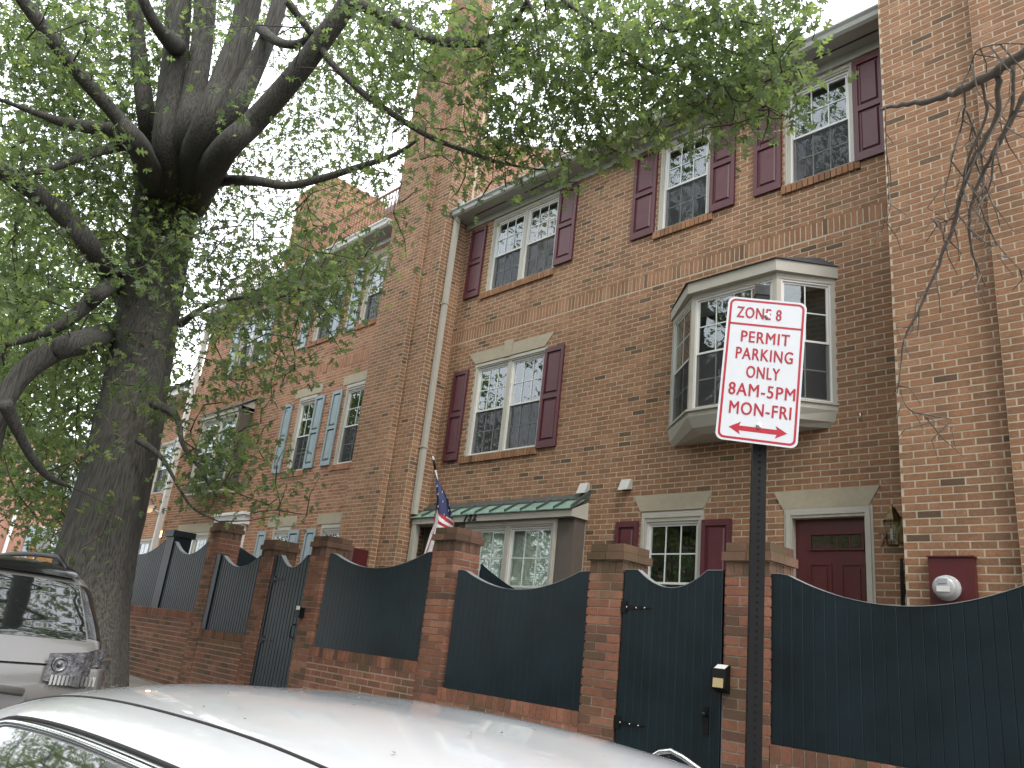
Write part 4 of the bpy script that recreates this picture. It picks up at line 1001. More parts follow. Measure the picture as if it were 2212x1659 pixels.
m = MB(); v = uvof(385, 471)[1]; m.add([sm((.012, v*SH-.0045), .0006), sm((SW-.012, v*SH-.0045), .0006), sm((SW-.012, v*SH+.0045), .0006), sm((.012, v*SH+.0045), .0006)], [(0, 1, 2, 3)]); m.build('divider_line', M['signred'], sg)
for s, bl_, br_, tl_ in (('ZONE 8', (425, 418), (785, 452), (430, 325)), ('PERMIT', (468, 625), (856, 665), (472, 530)), ('PARKING', (432, 765), (885, 812), (437, 668)),
                    ('ONLY', (522, 922), (785, 948), (525, 825)), ('8AM-5PM', (387, 1055), (910, 1115), (390, 955)), ('MON-FRI', (400, 1208), (883, 1263), (405, 1108))):
    u0, v0 = uvof(*bl_); u1, v1 = uvof(*br_); vt = uvof(*tl_)[1]
    vb = (v0+v1)/2; cap = (v0-vt)*SH; size = cap/.70
    rot = [tuple(U), tuple(-V), tuple(OUT)]
    for du, dw in ((-.0011, 0), (.0011, .0005), (0, .0010)):
        o, (xa, xb) = text(s, size, (0, 0, 0), rot, M['signred'], 'lettering', None, ext=.0002, off=0, sp=1.12)
        k = (u1-u0)*SW/(xb-xa)
        R3 = Matrix(rot).transposed(); mtx = R3.to_4x4() @ Matrix.Diagonal((k, 1, 1, 1)); mtx.translation = sm((u0*SW - xa*k + du, vb*SH), .0008 + dw)
        o.matrix_basis = mtx; o.parent = sg; o.matrix_parent_inverse = inv(sg)
ua, va = uvof(402, 1318); ub, vb = uvof(860, 1372); yc = (va+vb)/2*SH; xa, xb = ua*SW, ub*SW; hl = .046; hh = .026; t_ = .010
AP = [(xa, yc), (xa+hl, yc-hh), (xa+hl*.86, yc-t_), (xb-hl*.86, yc-t_), (xb-hl, yc-hh), (xb, yc), (xb-hl, yc+hh), (xb-hl*.86, yc+t_), (xa+hl*.86, yc+t_), (xa+hl, yc+hh)]
m = MB()
P = [sm(p, .0006) for p in AP]; m.add(P, [(0, 1, 2), (0, 2, 8), (0, 8, 9), (2, 3, 7, 8), (3, 5, 7), (3, 4, 5), (5, 6, 7)]); m.build('arrow', M['signred'], sg)
for (px, py) in ((670, 410), (638, 1312)):
    u, v = uvof(px, py); m = MB(); m.lathe([(.011, 0), (.011, .002), (.008, .003), (.0078, .008), (.002, .009)], sp(u, v, .001), OUT, n=12, smooth=False); m.build('bolt', M['steel'], sg)
# post
pt = Vector(sp(.50, 0, -.031)); pbm = Vector((-1.60, 2.78, gz(-1.5)-.1)); p1_ = atY(1639, 975, 2.785); p2_ = atY(1627, 1659, 2.80); ax = (p1_-p2_).normalized(); ztop_ = 1.515
pbm = p2_ + ax*((gz(-1.5)-.1-p2_.z)/ax.z); pt = pbm + ax*((ztop_-pbm.z)/ax.z); q = .026
u_ = U; w_ = OUT
def pcs(c, s=1): return [c+u_*q*s+w_*q*s, c-u_*q*s+w_*q*s, c-u_*q*s-w_*q*s, c+u_*q*s-w_*q*s]
m = MB(); m.add(pcs(pbm)+pcs(pt), [(0, 1, 5, 4), (1, 2, 6, 5), (2, 3, 7, 6), (3, 0, 4, 7), (4, 5, 6, 7)]); post = m.build('post', M['black'], sg)
m = MB(); c1 = pt+ax*.0; m.add(pcs(c1, 1.12)+pcs(c1+ax*.045, 1.12)+[c1+ax*.068], [(0,1,5,4),(1,2,6,5),(2,3,7,6),(3,0,4,7),(4,5,8),(5,6,8),(6,7,8),(7,4,8),(3,2,1,0)]); m.build('cap', M['blackgloss'], post)
m = MB(); L_ = (pt-pbm).length; nH = int(L_/.0254)
for i in range(1, nH):
    c = pbm + ax*(i*.0254)
    for d_, e_ in ((w_, u_), (-u_, w_)):
        cc = c + d_*(q+.0006); m.add([cc + (e_*math.cos(k*math.tau/8) + ax*math.sin(k*math.tau/8))*.0056 for k in range(8)], [list(range(8))])
hm = m.build('hole', mat('hole_shade', (.001, .001, .001), 1), post); hm['kind'] = 'stuff'  # black discs on the post faces stand in for shade in the perforations

# hoop behind the car
hp = empty('metal_hoop', (-1.8, 2.6, gz(-1.8))); tag(hp, 'thin silver metal hoop rising on the pavement just behind the white car roof', 'metal hoop')
Ph = [atY(1300, 1800, 2.6), atY(1372, 1668, 2.6), atY(1400, 1640, 2.6), atY(1425, 1624, 2.6), atY(1450, 1622, 2.6), atY(1475, 1636, 2.6), atY(1520, 1668, 2.6), atY(1640, 1760, 2.6)]
Ph[0] = Vector((Ph[1].x-.03, 2.6, gz(-2))); Ph = Ph[:-1] + [Vector((Ph[-2].x+.10, 2.6, Ph[-2].z-.15)), Vector((Ph[-2].x+.12, 2.6, gz(-1.5)))]
m = MB(); m.tube(Ph, .009, 8); m.build('tube', M['chrome'], hp)

# ================================================================== CARS
def catmull(P, t):
    n = len(P)-1; x = min(max(t, 0), 1)*n; i = min(int(x), n-1); f = x-i
    p0, p1, p2, p3 = [np.array(P[max(0, min(n, k))], float) for k in (i-1, i, i+1, i+2)]
    return .5*((2*p1)+(-p0+p2)*f+(2*p0-5*p1+4*p2-p3)*f*f+(-p0+3*p1-3*p2+p3)*f**3)
def interp(x, T): return float(np.interp(x, [a for a, b in T], [b for a, b in T]))
def smooth_interp(T, x):
    xs_ = [a for a, b in T]; ys = [b for a, b in T]
    i = max(0, min(len(xs_)-2, int(np.searchsorted(xs_, x)-1))); h = xs_[i+1]-xs_[i]; t = min(1, max(0, (x-xs_[i])/h))
    def sl(k):
        if k <= 0: return (ys[1]-ys[0])/(xs_[1]-xs_[0])
        if k >= len(xs_)-1: return (ys[-1]-ys[-2])/(xs_[-1]-xs_[-2])
        return (ys[k+1]-ys[k-1])/(xs_[k+1]-xs_[k-1])
    m0, m1 = sl(i)*h, sl(i+1)*h
    return (2*t**3-3*t**2+1)*ys[i]+(t**3-2*t**2+t)*m0+(-2*t**3+3*t**2)*ys[i+1]+(t**3-t**2)*m1
class Car:
    def __init__(s, yc, roof, belt, wbelt, wroof, wbody, zbot, exps=(.62, .9, .975)):
        s.yc = yc; s.roof = roof; s.belt = belt; s.wb = wbelt; s.wr = wroof; s.body = wbody; s.zbot = zbot; s.e = exps
    def G(s, x, t, side=-1, off=0):
        zr = smooth_interp(s.roof, x); zb = smooth_interp(s.belt, x); h = max(zr-zb, .002); wb = smooth_interp(s.wb, x); wr = smooth_interp(s.wr, x)
        P = [(wb, zb), (wb*.42+wr*.58+.01, zb+s.e[0]*h), (wr, zb+s.e[1]*h), (wr*.72, zb+s.e[2]*h), (wr*.36, zb+h*.995), (0, zb+h)]
        p = catmull(P, t)
        if off:
            a = catmull(P, max(0, t-.02)); b = catmull(P, min(1, t+.02)); d = b-a; n = np.array([-d[1], d[0]]); n = n/np.linalg.norm(n)
            if n[1] < 0 and t > .5: n = -n
            if n[0] < 0 and t <= .5: n = -n
            p = p + n*off
        return Vector((x, s.yc + side*p[0], p[1]))
    def patch(s, name, mt, par, x0, x1, t0, t1, sides=(-1, 1), nx=24, nt=12, off=.003, tf=None, xf=None):
        for sd in sides:
            m = MB(); vs = []
            for i in range(nx+1):
                for j in range(nt+1):
                    x = x0+(x1-x0)*i/nx
                    ta, tb = (t0, t1) if tf is None else tf(x)
                    vs.append(s.G(x, ta+(tb-ta)*j/nt, sd, off))
            f = [(i*(nt+1)+j, i*(nt+1)+j+1, (i+1)*(nt+1)+j+1, (i+1)*(nt+1)+j) for i in range(nx) for j in range(nt)]
            if sd > 0: f = [q[::-1] for q in f]
            m.add(vs, f, smooth=True); o = m.build(name, mt, par)
        return o
    def shell(s, par, mt, xs_, nt=22):
        m = MB(); n = len(xs_); vs = []
        ts = [j/nt for j in range(nt+1)]
        for x in xs_:
            row = [s.G(x, t, -1) for t in ts] + [s.G(x, t, 1) for t in reversed(ts[:-1])]
            vs += row
        k = 2*nt+1
        m.add(vs, [(i*k+j, (i+1)*k+j, (i+1)*k+j+1, i*k+j+1) for i in range(n-1) for j in range(k-1)], smooth=True)
        return m.build('roof_and_pillars', mt, par)
    def lower(s, par, mt, xs_, zf=None):
        m = MB(); vs = []
        for x in xs_:
            zb = smooth_interp(s.belt, x); wb = smooth_interp(s.wb, x); W = smooth_interp(s.body, x); z0 = s.zbot(x)
            P = [(W*.86, z0), (W*.97, z0+.12), (W, z0+.35), (W*.985, zb-.12), (wb+.03, zb-.01), (wb*.985, zb+.002), (0, zb+.003)]
            row = [catmull(P, j/18) for j in range(19)]
            vs += [(x, s.yc-p[0], p[1]) for p in row] + [(x, s.yc+p[0], p[1]) for p in reversed(row[:-1])]
        k = 37; n = len(xs_)
        m.add(vs, [(i*k+j, (i+1)*k+j, (i+1)*k+j+1, i*k+j+1) for i in range(n-1) for j in range(k-1)] + [list(range(k)), [(n-1)*k+j for j in range(k)][::-1]], smooth=True)
        return m.build('body', mt, par)
def wheels(par, xs_, yc, hw, r, z):
    for x in xs_:
        for sd in (-1, 1):
            y = yc+sd*hw; m = MB(); m.lathe([(r*.6, -.11), (r, -.09), (r, .09), (r*.6, .11)], (x, y, z(x)+r), (0, 1, 0), n=28); t = m.build('wheel', M['rubber'], par)
            m = MB(); m.lathe([(r*.62, -.09), (r*.62, .112), (.05, .10), (.001, .1)] if sd > 0 else [(.001, -.1), (.05, -.10), (r*.62, -.112), (r*.62, .09)], (x, y, z(x)+r), (0, 1, 0), n=20); m.build('rim', M['steel'], t)
rz = lambda x: gz(x)-.15
# white car in the foreground
wc = empty('parked_car', (-2.2, 1.40, rz(-2.2))); tag(wc, 'white parked car filling the foreground, only its roof and side window tops showing', 'car')
WC = Car(1.40, roof=[(-4.0, -.60), (-3.6, -.45), (-3.25, -.315), (-2.9, -.238), (-2.5, -.193), (-2.0, -.170), (-1.5, -.170), (-1.0, -.208), (-.6, -.262), (-.2, -.345), (.2, -.43), (.5, -.57)],
         belt=[(-4.7, -.86), (-4.0, -.66), (-3, -.61), (-2, -.59), (-1, -.58), (0, -.57), (.5, -.58), (.9, -.62)],
         wbelt=[(-4.7, .60), (-4.0, .76), (-3, .80), (-1, .80), (.3, .72), (.9, .6)], wroof=[(-4.0, .66), (-3.2, .60), (-2.5, .59), (-1.2, .57), (-.2, .50), (.5, .48)],
         wbody=[(-4.7, .68), (-4.3, .84), (-3, .90), (-.5, .90), (.6, .86), (.9, .74)], zbot=lambda x: rz(x)+.2, exps=(.50, .80, .93))
xs_ = [-4.0+4.5*i/60 for i in range(61)]
WC.shell(wc, M['carwhite'], xs_); WC.lower(wc, M['carwhite'], [-4.7+5.6*i/50 for i in range(51)])
def tfw(x):
    top = .455 if x < -2.6 else .455
    return (.02, top)
tf1 = lambda x: (.02, .265 - max(0, (-2.9-x))*.25 - max(0, x+1.0)*.30)
WC.patch('front_window', M['carglass'], wc, -3.45, -2.02, .02, .4, tf=tf1); WC.patch('rear_window', M['carglass'], wc, -1.70, -.35, .02, .4, tf=tf1)
WC.patch('door_pillar', M['blackgloss'], wc, -2.015, -1.865, .02, .4, tf=tf1); WC.patch('door_pillar', M['blackgloss'], wc, -1.855, -1.705, .02, .4, tf=tf1)
WC.patch('windscreen', M['carglass'], wc, -3.9, -3.35, .55, 1, nx=10, tf=lambda x: (.52, 1)); WC.patch('rear_screen', M['carglass'], wc, -.1, .45, .55, 1, nx=10, tf=lambda x: (.52, 1))
for sd in (-1, 1):
    P = [WC.G(-3.5+3.2*i/50, tf1(-3.5+3.2*i/50)[1]+.018, sd, .004) for i in range(51)]
    m = MB(); m.tube(P, .011, 8); m.build('window_trim', M['chrome'], wc)
    P = [WC.G(-3.5+3.2*i/50, tf1(-3.5+3.2*i/50)[1]+.046, sd, .002) for i in range(51)]
    m = MB(); m.tube(P, .006, 6); m.build('seal', M['rubber'], wc)
    P = [WC.G(-3.3+3.1*i/50, .47, sd, -.001) for i in range(51)]
    m = MB(); m.tube(P, .0045, 6); m.build('roof_seam', M['rubber'], wc)
lit = []
for _ in range(34):
    p = WC.G(RS.uniform(-2.9, -.8), RS.uniform(.5, 1), RS.choice((-1, 1)), .004); r_ = RS.uniform(.003, .009); a_ = RS.random()*6.28
    lit.append((p, r_, a_))
m = MB()
for p, r_, a_ in lit:
    m.add([p + Vector((math.cos(a_+k*1.57)*r_*(1 if k % 2 else .35), math.sin(a_+k*1.57)*r_*(1 if k % 2 else .35), .001*k)) for k in range(4)], [(0, 1, 2, 3)])
o = m.build('leaf_litter', M['deadwood'], wc); o['kind'] = 'stuff'
wheels(wc, (-3.7, -.4), 1.40, .78, .33, rz)
# SUV
sv = empty('parked_suv', (-8.2, 1.18, rz(-8.2))); tag(sv, 'champagne coloured SUV with black roof rails parked beside the oak, rear end showing', 'SUV')
SV = Car(1.18, roof=[(-10.2, -.28), (-9.6, .05), (-9.2, .20), (-8.5, .26), (-7.6, .27), (-7.0, .25), (-6.75, .225), (-6.55, .15), (-6.4, .02), (-6.22, -.14), (-6.08, -.27), (-6.0, -.40)],
         belt=[(-10.9, -.55), (-10.2, -.32), (-9, -.34), (-7, -.33), (-6.3, -.34), (-6.0, -.42)], wbelt=[(-10.9, .6), (-10.2, .8), (-9, .9), (-6.6, .93), (-6.25, .91), (-6.0, .83)],
         wroof=[(-10.2, .68), (-9, .68), (-7, .74), (-6.5, .78), (-6.2, .80), (-6.0, .80)], wbody=[(-10.9, .75), (-10.4, .9), (-9, .95), (-6.6, .98), (-6.2, .96), (-6.0, .88)], zbot=lambda x: rz(x)+.25, exps=(.66, .93, .985))
xs_ = [-10.2+4.2*i/90 for i in range(91)]
SV.shell(sv, M['carsilver'], xs_); SV.lower(sv, M['carsilver'], [-10.9+4.9*i/60 for i in range(61)])
SV.patch('rear_screen', M['carglass'], sv, -6.52, -6.10, .42, 1, nx=24, nt=16, tf=lambda x: (.47, 1)); 
SV.patch('side_window', M['carglass'], sv, -9.6, -6.75, .04, .4, tf=lambda x: (.04, .36 - max(0, (-9.0-x))*.3))
SV.patch('spoiler', M['blackgloss'], sv, -6.78, -6.53, .42, 1, nx=10, nt=16, off=.03, tf=lambda x: (.47, 1))
SV.patch('corner_pillar', M['blackgloss'], sv, -6.52, -6.12, .1, .46, nx=12, nt=8, tf=lambda x: (.06, .46))
SV.patch('roof_skin', M['blackgloss'], sv, -9.2, -6.8, .45, 1, nx=30, nt=16, off=.004, tf=lambda x: (.50, 1))
for sd in (-1, 1):
    P = [SV.G(-9.1, .52, sd, .01)] + [SV.G(-8.9+2.0*i/8, .52, sd, .075) for i in range(9)] + [SV.G(-6.68, .52, sd, .02)]
    m = MB(); m.tube(P, .02, 8); m.build('roof_rail', M['black'], sv)
    P = [SV.G(-6.52+.44*i/12, .05, sd, .012) for i in range(13)]; m = MB(); m.tube(P, .008, 6); m.build('pillar_trim', M['chrome'], sv)
# tail lights: opaque housing whose mottled colour stands in for lens sparkle
for sd in (-1, 1):
    y1 = 1.18+sd*.89; y0 = 1.18+sd*.50
    t = empty('tail_light', (-6.0, (y0+y1)/2, -.42)); t.parent = sv; t.matrix_parent_inverse = inv(sv)
    # wedge wrapped round the corner
    m = MB(); a = [(-5.985, y0), (-5.985, y0+sd*.22), (-6.02, y1-sd*.03), (-6.17, y1+sd*.02)]
    zt = [-.335, -.315, -.27, -.25]; zb_ = [-.50, -.535, -.54, -.53]
    vs = [(x, y, z) for (x, y), z in zip(a, zt)] + [(x, y, z) for (x, y), z in zip(a, zb_)]
    m.add(vs, [(i, i+1, 5+i, 4+i) for i in range(3)], smooth=False); m.build('housing', M['lens'], t)
    for (yy, zz, r) in ((y0+sd*.075, -.40, .05), ):
        m = MB(); m.lathe([(r, 0), (r*.8, .008), (r*.75, .004), (r*.3, .002), (r*.2, .012), (.002, .014)], (-5.982, yy, zz), (1, 0, 0), n=16); m.build('reflector', M['lens'], t)
    m = MB()
    for i in range(12):
        yy = y0 + sd*(.04+i*.024); m.box((-5.985, yy, -.525), (-5.975, yy+sd*.014, -.465))
    m.build('ribs', M['chrome'], t)
part('tailgate', M['carsilver'], sv, (-5.985, 1.18-.55, -.86), (-5.955, 1.18+.42, -.56)); 
m = MB(); m.tube([(-5.955, .45, -.56), (-5.925, .7, -.545), (-5.925, 1.3, -.545), (-5.955, 1.58, -.575)], .025, 8); m.build('handle_bar', M['carsilver'], sv)
part('number_plate', M['signwhite'], sv, (-5.954, 1.03, -.76), (-5.945, 1.34, -.62))
m = MB(); m.box((-6.05, .3, rz(-6)+.28), (-5.86, 2.06, rz(-6)+.52)); m.build('bumper', M['carsilver'], sv)
wheels(sv, (-9.9, -7.0), 1.18, .82, .37, rz)

# ================================================================== TREES
rng = np.random.default_rng(5)
def leaf_template():
    # five-to-seven lobed oak leaf outline, length 1, folded on the midrib
    half = [(0, 0), (.06, .10), (.30, .20), (.34, .28), (.10, .34), (.09, .42), (.40, .58), (.40, .66), (.10, .62), (.09, .72), (.20, .88), (.12, .90), (0, 1.0)]
    R_ = half; n = len(R_)
    vs = [(0, y, 0) for x, y in ((0, 0), (0, .35), (0, .64), (0, 1.0))]
    # fan polygons right / left
    r = [(x, y, -.25*x + .06*math.sin(y*3)) for x, y in R_[1:-1]]; l = [(-x, y, -.25*x + .06*math.sin(y*3)) for x, y in R_[1:-1]]
    v = vs + r + l; nr = len(r); f = []
    segs = [(0, 0, 3), (1, 3, 8), (2, 8, nr-1)]
    for base, off in ((4, False), (4+nr, True)):
        for mi, a, b in ((0, 0, 3), (1, 3, 7), (2, 7, nr-1)):
            for i in range(a, b):
                t = (mi, base+i, base+i+1); f.append(t[::-1] if off else t)
        for mi, k in ((0, 3), (1, 7)):
            t = (mi, base+k, mi+1); f.append(t[::-1] if off else t)
        t = (2, base+nr-1, 3); f.append(t[::-1] if off else t)
    return np.array(v, float), np.array(f, int)
LV, LF = leaf_template()
SV_, SF_ = np.array([(0, 0, 0), (.3, .45, .08), (0, 1, 0), (-.3, .45, .08)], float), np.array([(0, 1, 2), (0, 2, 3)], int)
def leaves(name, P, size, parent, tpl=(LV, LF), droop=.6, mt=None, tones=None):
    n = len(P); V_, F_ = tpl
    d = rng.normal(size=(n, 3)); d[:, 2] -= droop; d /= np.linalg.norm(d, axis=1)[:, None]      # leaf axis
    nn = rng.normal(size=(n, 3)); nn[:, 2] += .9; nn -= d*(nn*d).sum(1)[:, None]; nn /= np.linalg.norm(nn, axis=1)[:, None]
    s = np.cross(d, nn)
    V = P[:, None, :] + size[:, None, None]*(V_[None, :, 0, None]*s[:, None] + V_[None, :, 1, None]*d[:, None] + V_[None, :, 2, None]*nn[:, None])
    F = (F_[None] + (np.arange(n)*len(V_))[:, None, None]).reshape(-1, 3)
    me = bpy.data.meshes.new(name); V = V.reshape(-1, 3)
    me.vertices.add(len(V)); me.vertices.foreach_set('co', V.ravel())
    me.loops.add(F.size); me.loops.foreach_set('vertex_index', F.ravel())
    me.polygons.add(len(F)); me.polygons.foreach_set('loop_start', np.arange(0, F.size, 3)); me.polygons.foreach_set('loop_total', np.full(len(F), 3))
    me.update(calc_edges=True)
    tn = rng.random(n)**1.3 if tones is None else tones
    a = me.attributes.new('tone', 'FLOAT', 'FACE'); a.data.foreach_set('value', np.repeat(tn, len(F_)))
    o = link(name, me, mt or M['leaf'], parent); o['kind'] = 'stuff'; return o
def twigs(name, C, skel, parent, r=.006, mt=None, side=4):
    """join every clump centre to its nearest already joined neighbour"""
    S = np.array([tuple(p) for p in skel]); pts = np.array(C); 
    dS = np.array([((S-p)**2).sum(1).min() for p in pts]); order = np.argsort(dS)
    known = list(S); m = MB(); K = np.array(known)
    for i in order:
        p = pts[i]; d2 = ((K-p)**2).sum(1); j = int(d2.argmin())
        q = K[j]; a = Vector(q); b = Vector(p); L = (b-a).length
        if L > .03:
            mid = a.lerp(b, .5) + Vector(rng.normal(size=3)*.08*L)
            m.tube([a, mid, b], [r*1.5, r, r*.55], side, cap=False)
        K = np.vstack([K, p[None]])
    o = m.build(name, mt or M['twig'], parent); o['kind'] = 'stuff'; return o

oak = empty('oak_tree', (-9.9, 3.0, gz(-9.9))); tag(oak, 'large oak with a thick grey trunk and spreading limbs in front of the brick houses', 'tree')
def limb(pts, r, name='branch', n=12, wob=0.0):
    # pts: (px, py, distance), r: radii in D pixels
    P = [at(x, y, d) if d else atY(x, y, 3.0) for x, y, d in pts]; R_ = [rp*(CM[2] @ np.array(p))/FPX for rp, p in zip(r, P)]
    Q, RR = [], []
    N = (len(P)-1)*6
    for i in range(N+1):
        t = i/N; Q.append(Vector(catmull([tuple(p) for p in P], t))); RR.append(max(.003, float(catmull([(x, 0) for x in R_], t)[0])))
    m = MB(); m.tube(Q, RR, n); m.build(name, M['bark'], oak); return Q
TD = 10.45
skel = []
tr = [atY(150, 1640, 3.0), atY(180, 1400, 3.0), atY(205, 1220, 3.0), atY(262, 985, 3.0), atY(308, 740, 3.0), atY(332, 600, 3.0), atY(355, 470, 3.0), atY(372, 380, 3.0), atY(380, 330, 3.0)]
rr_ = [.58, .46, .425, .39, .37, .385, .42, .40, .25]
m = MB(); Q = []; RQ = []
for i in range(49):
    t = i/48; Q.append(Vector(catmull([tuple(p) for p in tr], t))); RQ.append(float(catmull([(x, 0) for x in rr_], t)[0]))
# lumpy trunk
n = 40; vs = []
for i, (p, r) in enumerate(zip(Q, RQ)):
    for k in range(n):
        a = k*math.tau/n; rr2 = r*(1+.045*math.sin(3*a+i*.15)+.03*math.sin(7*a-i*.1)+rng.normal()*.012)
        vs.append((p.x+rr2*math.cos(a), p.y+rr2*math.sin(a), p.z))
m.add(vs, [(i*n+k, i*n+(k+1) % n, (i+1)*n+(k+1) % n, (i+1)*n+k) for i in range(len(Q)-1) for k in range(n)], smooth=True); m.build('trunk', M['bark'], oak)
skel += Q[20:]
d0 = Q[-6].length
L = [
 ([(365, 430, d0), (362, 330, 11.2), (370, 200, 11.6), (382, 90, 12.2), (388, -60, 13), (392, -300, 15)], [46, 34, 28, 26, 25, 13]),
 ([(385, 430, d0), (405, 300, 11.0), (420, 200, 11.4), (437, 90, 12), (448, -60, 13), (470, -300, 15)], [42, 31, 25, 23, 22, 11]),
 ([(390, 440, d0), (442, 300, 10.6), (490, 170, 10.9), (526, 60, 11.4), (548, -60, 12), (600, -300, 14)], [42, 37, 31, 27, 26, 12]),
 ([(400, 430, d0), (478, 290, 10.5), (548, 150, 10.7), (588, 55, 11.0), (612, -40, 11.5), (650, -300, 13.5)], [36, 28, 21, 17, 16, 8]),
 ([(410, 440, d0), (480, 330, 10.2), (550, 262, 10.0), (640, 160, 9.8), (700, 80, 9.7), (748, 10, 9.7), (800, -120, 9.8)], [38, 29, 25, 23, 22, 20, 14]),
 ([(350, 400, d0), (318, 260, 11.8), (304, 150, 12.2), (292, 40, 12.7), (280, -80, 13.5)], [30, 20, 17, 16, 12]),
 ([(345, 420, d0), (300, 320, 10.2), (255, 255, 10.0), (175, 165, 9.9), (105, 75, 9.8), (45, -5, 9.8), (-20, -90, 9.8)], [30, 24, 16, 15, 15, 14, 12]),
 ([(340, 400, d0), (290, 300, 10.4), (225, 280, 10.3), (150, 268, 10.2), (80, 245, 10.1), (0, 215, 10)], [30, 22, 16, 12, 7, 4]),
 ([(300, 300, 10.4), (240, 320, 10.2), (175, 340, 10), (110, 365, 9.9), (40, 380, 9.9)], [20, 11, 9, 7, 4]),
 ([(300, 680, 0), (262, 625, 0), (205, 545, 10.3), (150, 478, 10.2), (80, 418, 10.1), (0, 365, 10), (-80, 320, 9.9)], [26, 25, 23, 21, 20, 20, 18]),
 ([(262, 600, 0), (225, 625, 10.4), (190, 657, 10.3), (140, 697, 10.2), (80, 725, 10.2), (10, 745, 10.2)], [18, 17, 16, 13, 10, 6]),
 ([(305, 730, 0), (250, 722, 0), (180, 738, 9.9), (110, 762, 9.7), (45, 812, 9.6), (5, 880, 9.5), (-20, 980, 9.5)], [26, 27, 26, 25, 23, 20, 17]),
 ([(10, 870, 9.1), (40, 935, 9.3), (70, 990, 9.5), (105, 1030, 9.7), (150, 1050, 9.9)], [16, 11, 9, 7, 4]),
 ([(385, 430, 0), (440, 395, d0), (540, 390, 10.0), (620, 401, 9.5), (700, 384, 9.3), (770, 362, 9.1), (850, 335, 9.0), (905, 300, 8.9)], [22, 14, 11, 9, 8, 7, 5, 3]),
 ([(745, 15, 9.7), (780, 12, 9.6), (850, 45, 9.4), (930, 84, 9.1), (1000, 92, 8.9), (1060, 85, 8.7), (1105, 55, 8.6), (1140, 0, 8.5)], [16, 12, 11, 11, 11, 10, 7, 4]),
 ([(690, 95, 9.7), (715, 135, 9.5), (776, 194, 9.3), (828, 233, 9.1), (922, 292, 8.9), (1009, 327, 8.7), (1078, 351, 8.6), (1165, 367, 8.5)], [9, 7, 7, 7, 6, 5, 3.5, 1.5]),
 ([(1180, -60, 8.7), (1217, 0, 8.5), (1268, 38, 8.3), (1321, 87, 8.1), (1362, 121, 8), (1407, 153, 7.9), (1480, 146, 7.8)], [6, 5, 4.5, 4.5, 3.5, 2.5, 1.2]),
 ([(621, 3, 9.8), (645, 35, 9.8), (673, 72, 9.8)], [9, 8, 8]), ([(560, 60, 10.9), (600, 90, 10.3), (642, 95, 10), (690, 72, 9.8)], [12, 10, 9, 9]),
 ([(380, 100, 11.9), (345, 65, 11), (318, 20, 10.8), (300, -30, 10.8)], [22, 14, 12, 11]),
 ([(1140, 0, 8.5), (1160, 60, 8.4), (1165, 130, 8.3), (1180, 200, 8.2)], [4, 3, 2.5, 1.5]), ([(1321, 87, 8.1), (1400, 60, 7.9), (1500, 75, 7.8), (1600, 120, 7.6), (1700, 150, 7.5)], [3.5, 3, 2.5, 2, 1]),
 ([(1407, 153, 7.9), (1480, 220, 7.6), (1560, 250, 7.4), (1640, 235, 7.3)], [2.5, 2, 1.6, 1]), ([(330, 870, 10.1), (380, 900, 9.9), (395, 960, 9.7), (430, 1010, 9.6), (470, 1075, 9.5)], [12, 7, 5, 4, 2]),
 ([(300, 950, 10.1), (350, 990, 9.8), (390, 1060, 9.7), (420, 1100, 9.6), (480, 1130, 9.4)], [9, 5, 3, 2.5, 1.5]), ([(390, 700, 10), (450, 660, 9.6), (540, 640, 9.2), (640, 640, 9.0)], [9, 5, 4, 2]),
]
for pts, r in L: skel += limb(pts, r)[2::3]
dens = """77667665541136667753688888888888884
77767665541125667753588888888888885
77776665532124668864678888888888885
67777665542234678754678888888888874
66777766553346667533678878888777762
7777776665455566332357887887665552
777777766544556542346776654430331
7777777654433455323334455200
6777777765433443211111
677667776544443322
76655777555655432
776557665666777731
7643466556788874
763566545667774
77776653355442
777776512354533
776667512243220
65555752322210
5555550135411
7654440144543
77665300555332
7777640044222
66774300001121
024440""".split('\n')
C = []; leafP = []; 
def clump(c, n, r, sz):
    p = rng.normal(size=(n, 3))*np.array([r, r, r*.55]); leafP.append(c + p); sizes.append(rng.uniform(*sz, size=n))
sizes = []
for j, row in enumerate(dens):
    for i, ch in enumerate(row):
        k = int(ch)
        if not k: continue
        for _ in range(1 + (k > 3) + (k > 6)):
            px = (i+rng.random())*50; py = (j+rng.random())*50
            if px < 400:
                d = rng.uniform(8.2, 13) if py < 700 else rng.uniform(10.5, 15)
                if 150 < px < 420 and py > 600: d = rng.uniform(10.6, 14) if rng.random() < .9 else 9.6
            elif px < 1000: d = rng.uniform(8.2, 10.6)
            if px < 800 and py < 620 and rng.random() < .68: d = rng.uniform(11.2, 13.5)
            if 220 < px < 740 and py < 480 and rng.random() < .7: d = rng.uniform(12.0, 13.8)
            if px < 1000: pass
            elif px < 1400: d = rng.uniform(7.8, 9.6)
            else: d = rng.uniform(6.9, 8.3)
            if px > 300 and py > 800: d = rng.uniform(9, 10.4)
            c = np.array(at(px, py, d)); C.append(c)
            clump(c, int(rng.poisson((4.5 if px < 900 else 3.5)*k*(d/9)**1.2)), .165*(d/8.5), (.06, .125))
# the unseen top of the crown
for _ in range(420):
    v = rng.normal(size=3); v = v/np.linalg.norm(v)*(.45+.55*rng.random()**.5)
    c = np.array([-10.3+v[0]*6.0, 2.2+v[1]*4.2, 12.2+v[2]*4.0])
    if c[2] < 9.6 + .12*max(0, -c[0]-8): continue
    C.append(c); clump(c, 30, .40, (.09, .16))
leaves('crown', np.concatenate(leafP), np.concatenate(sizes), oak, droop=.5)
twigs('twigs', C, skel, oak)

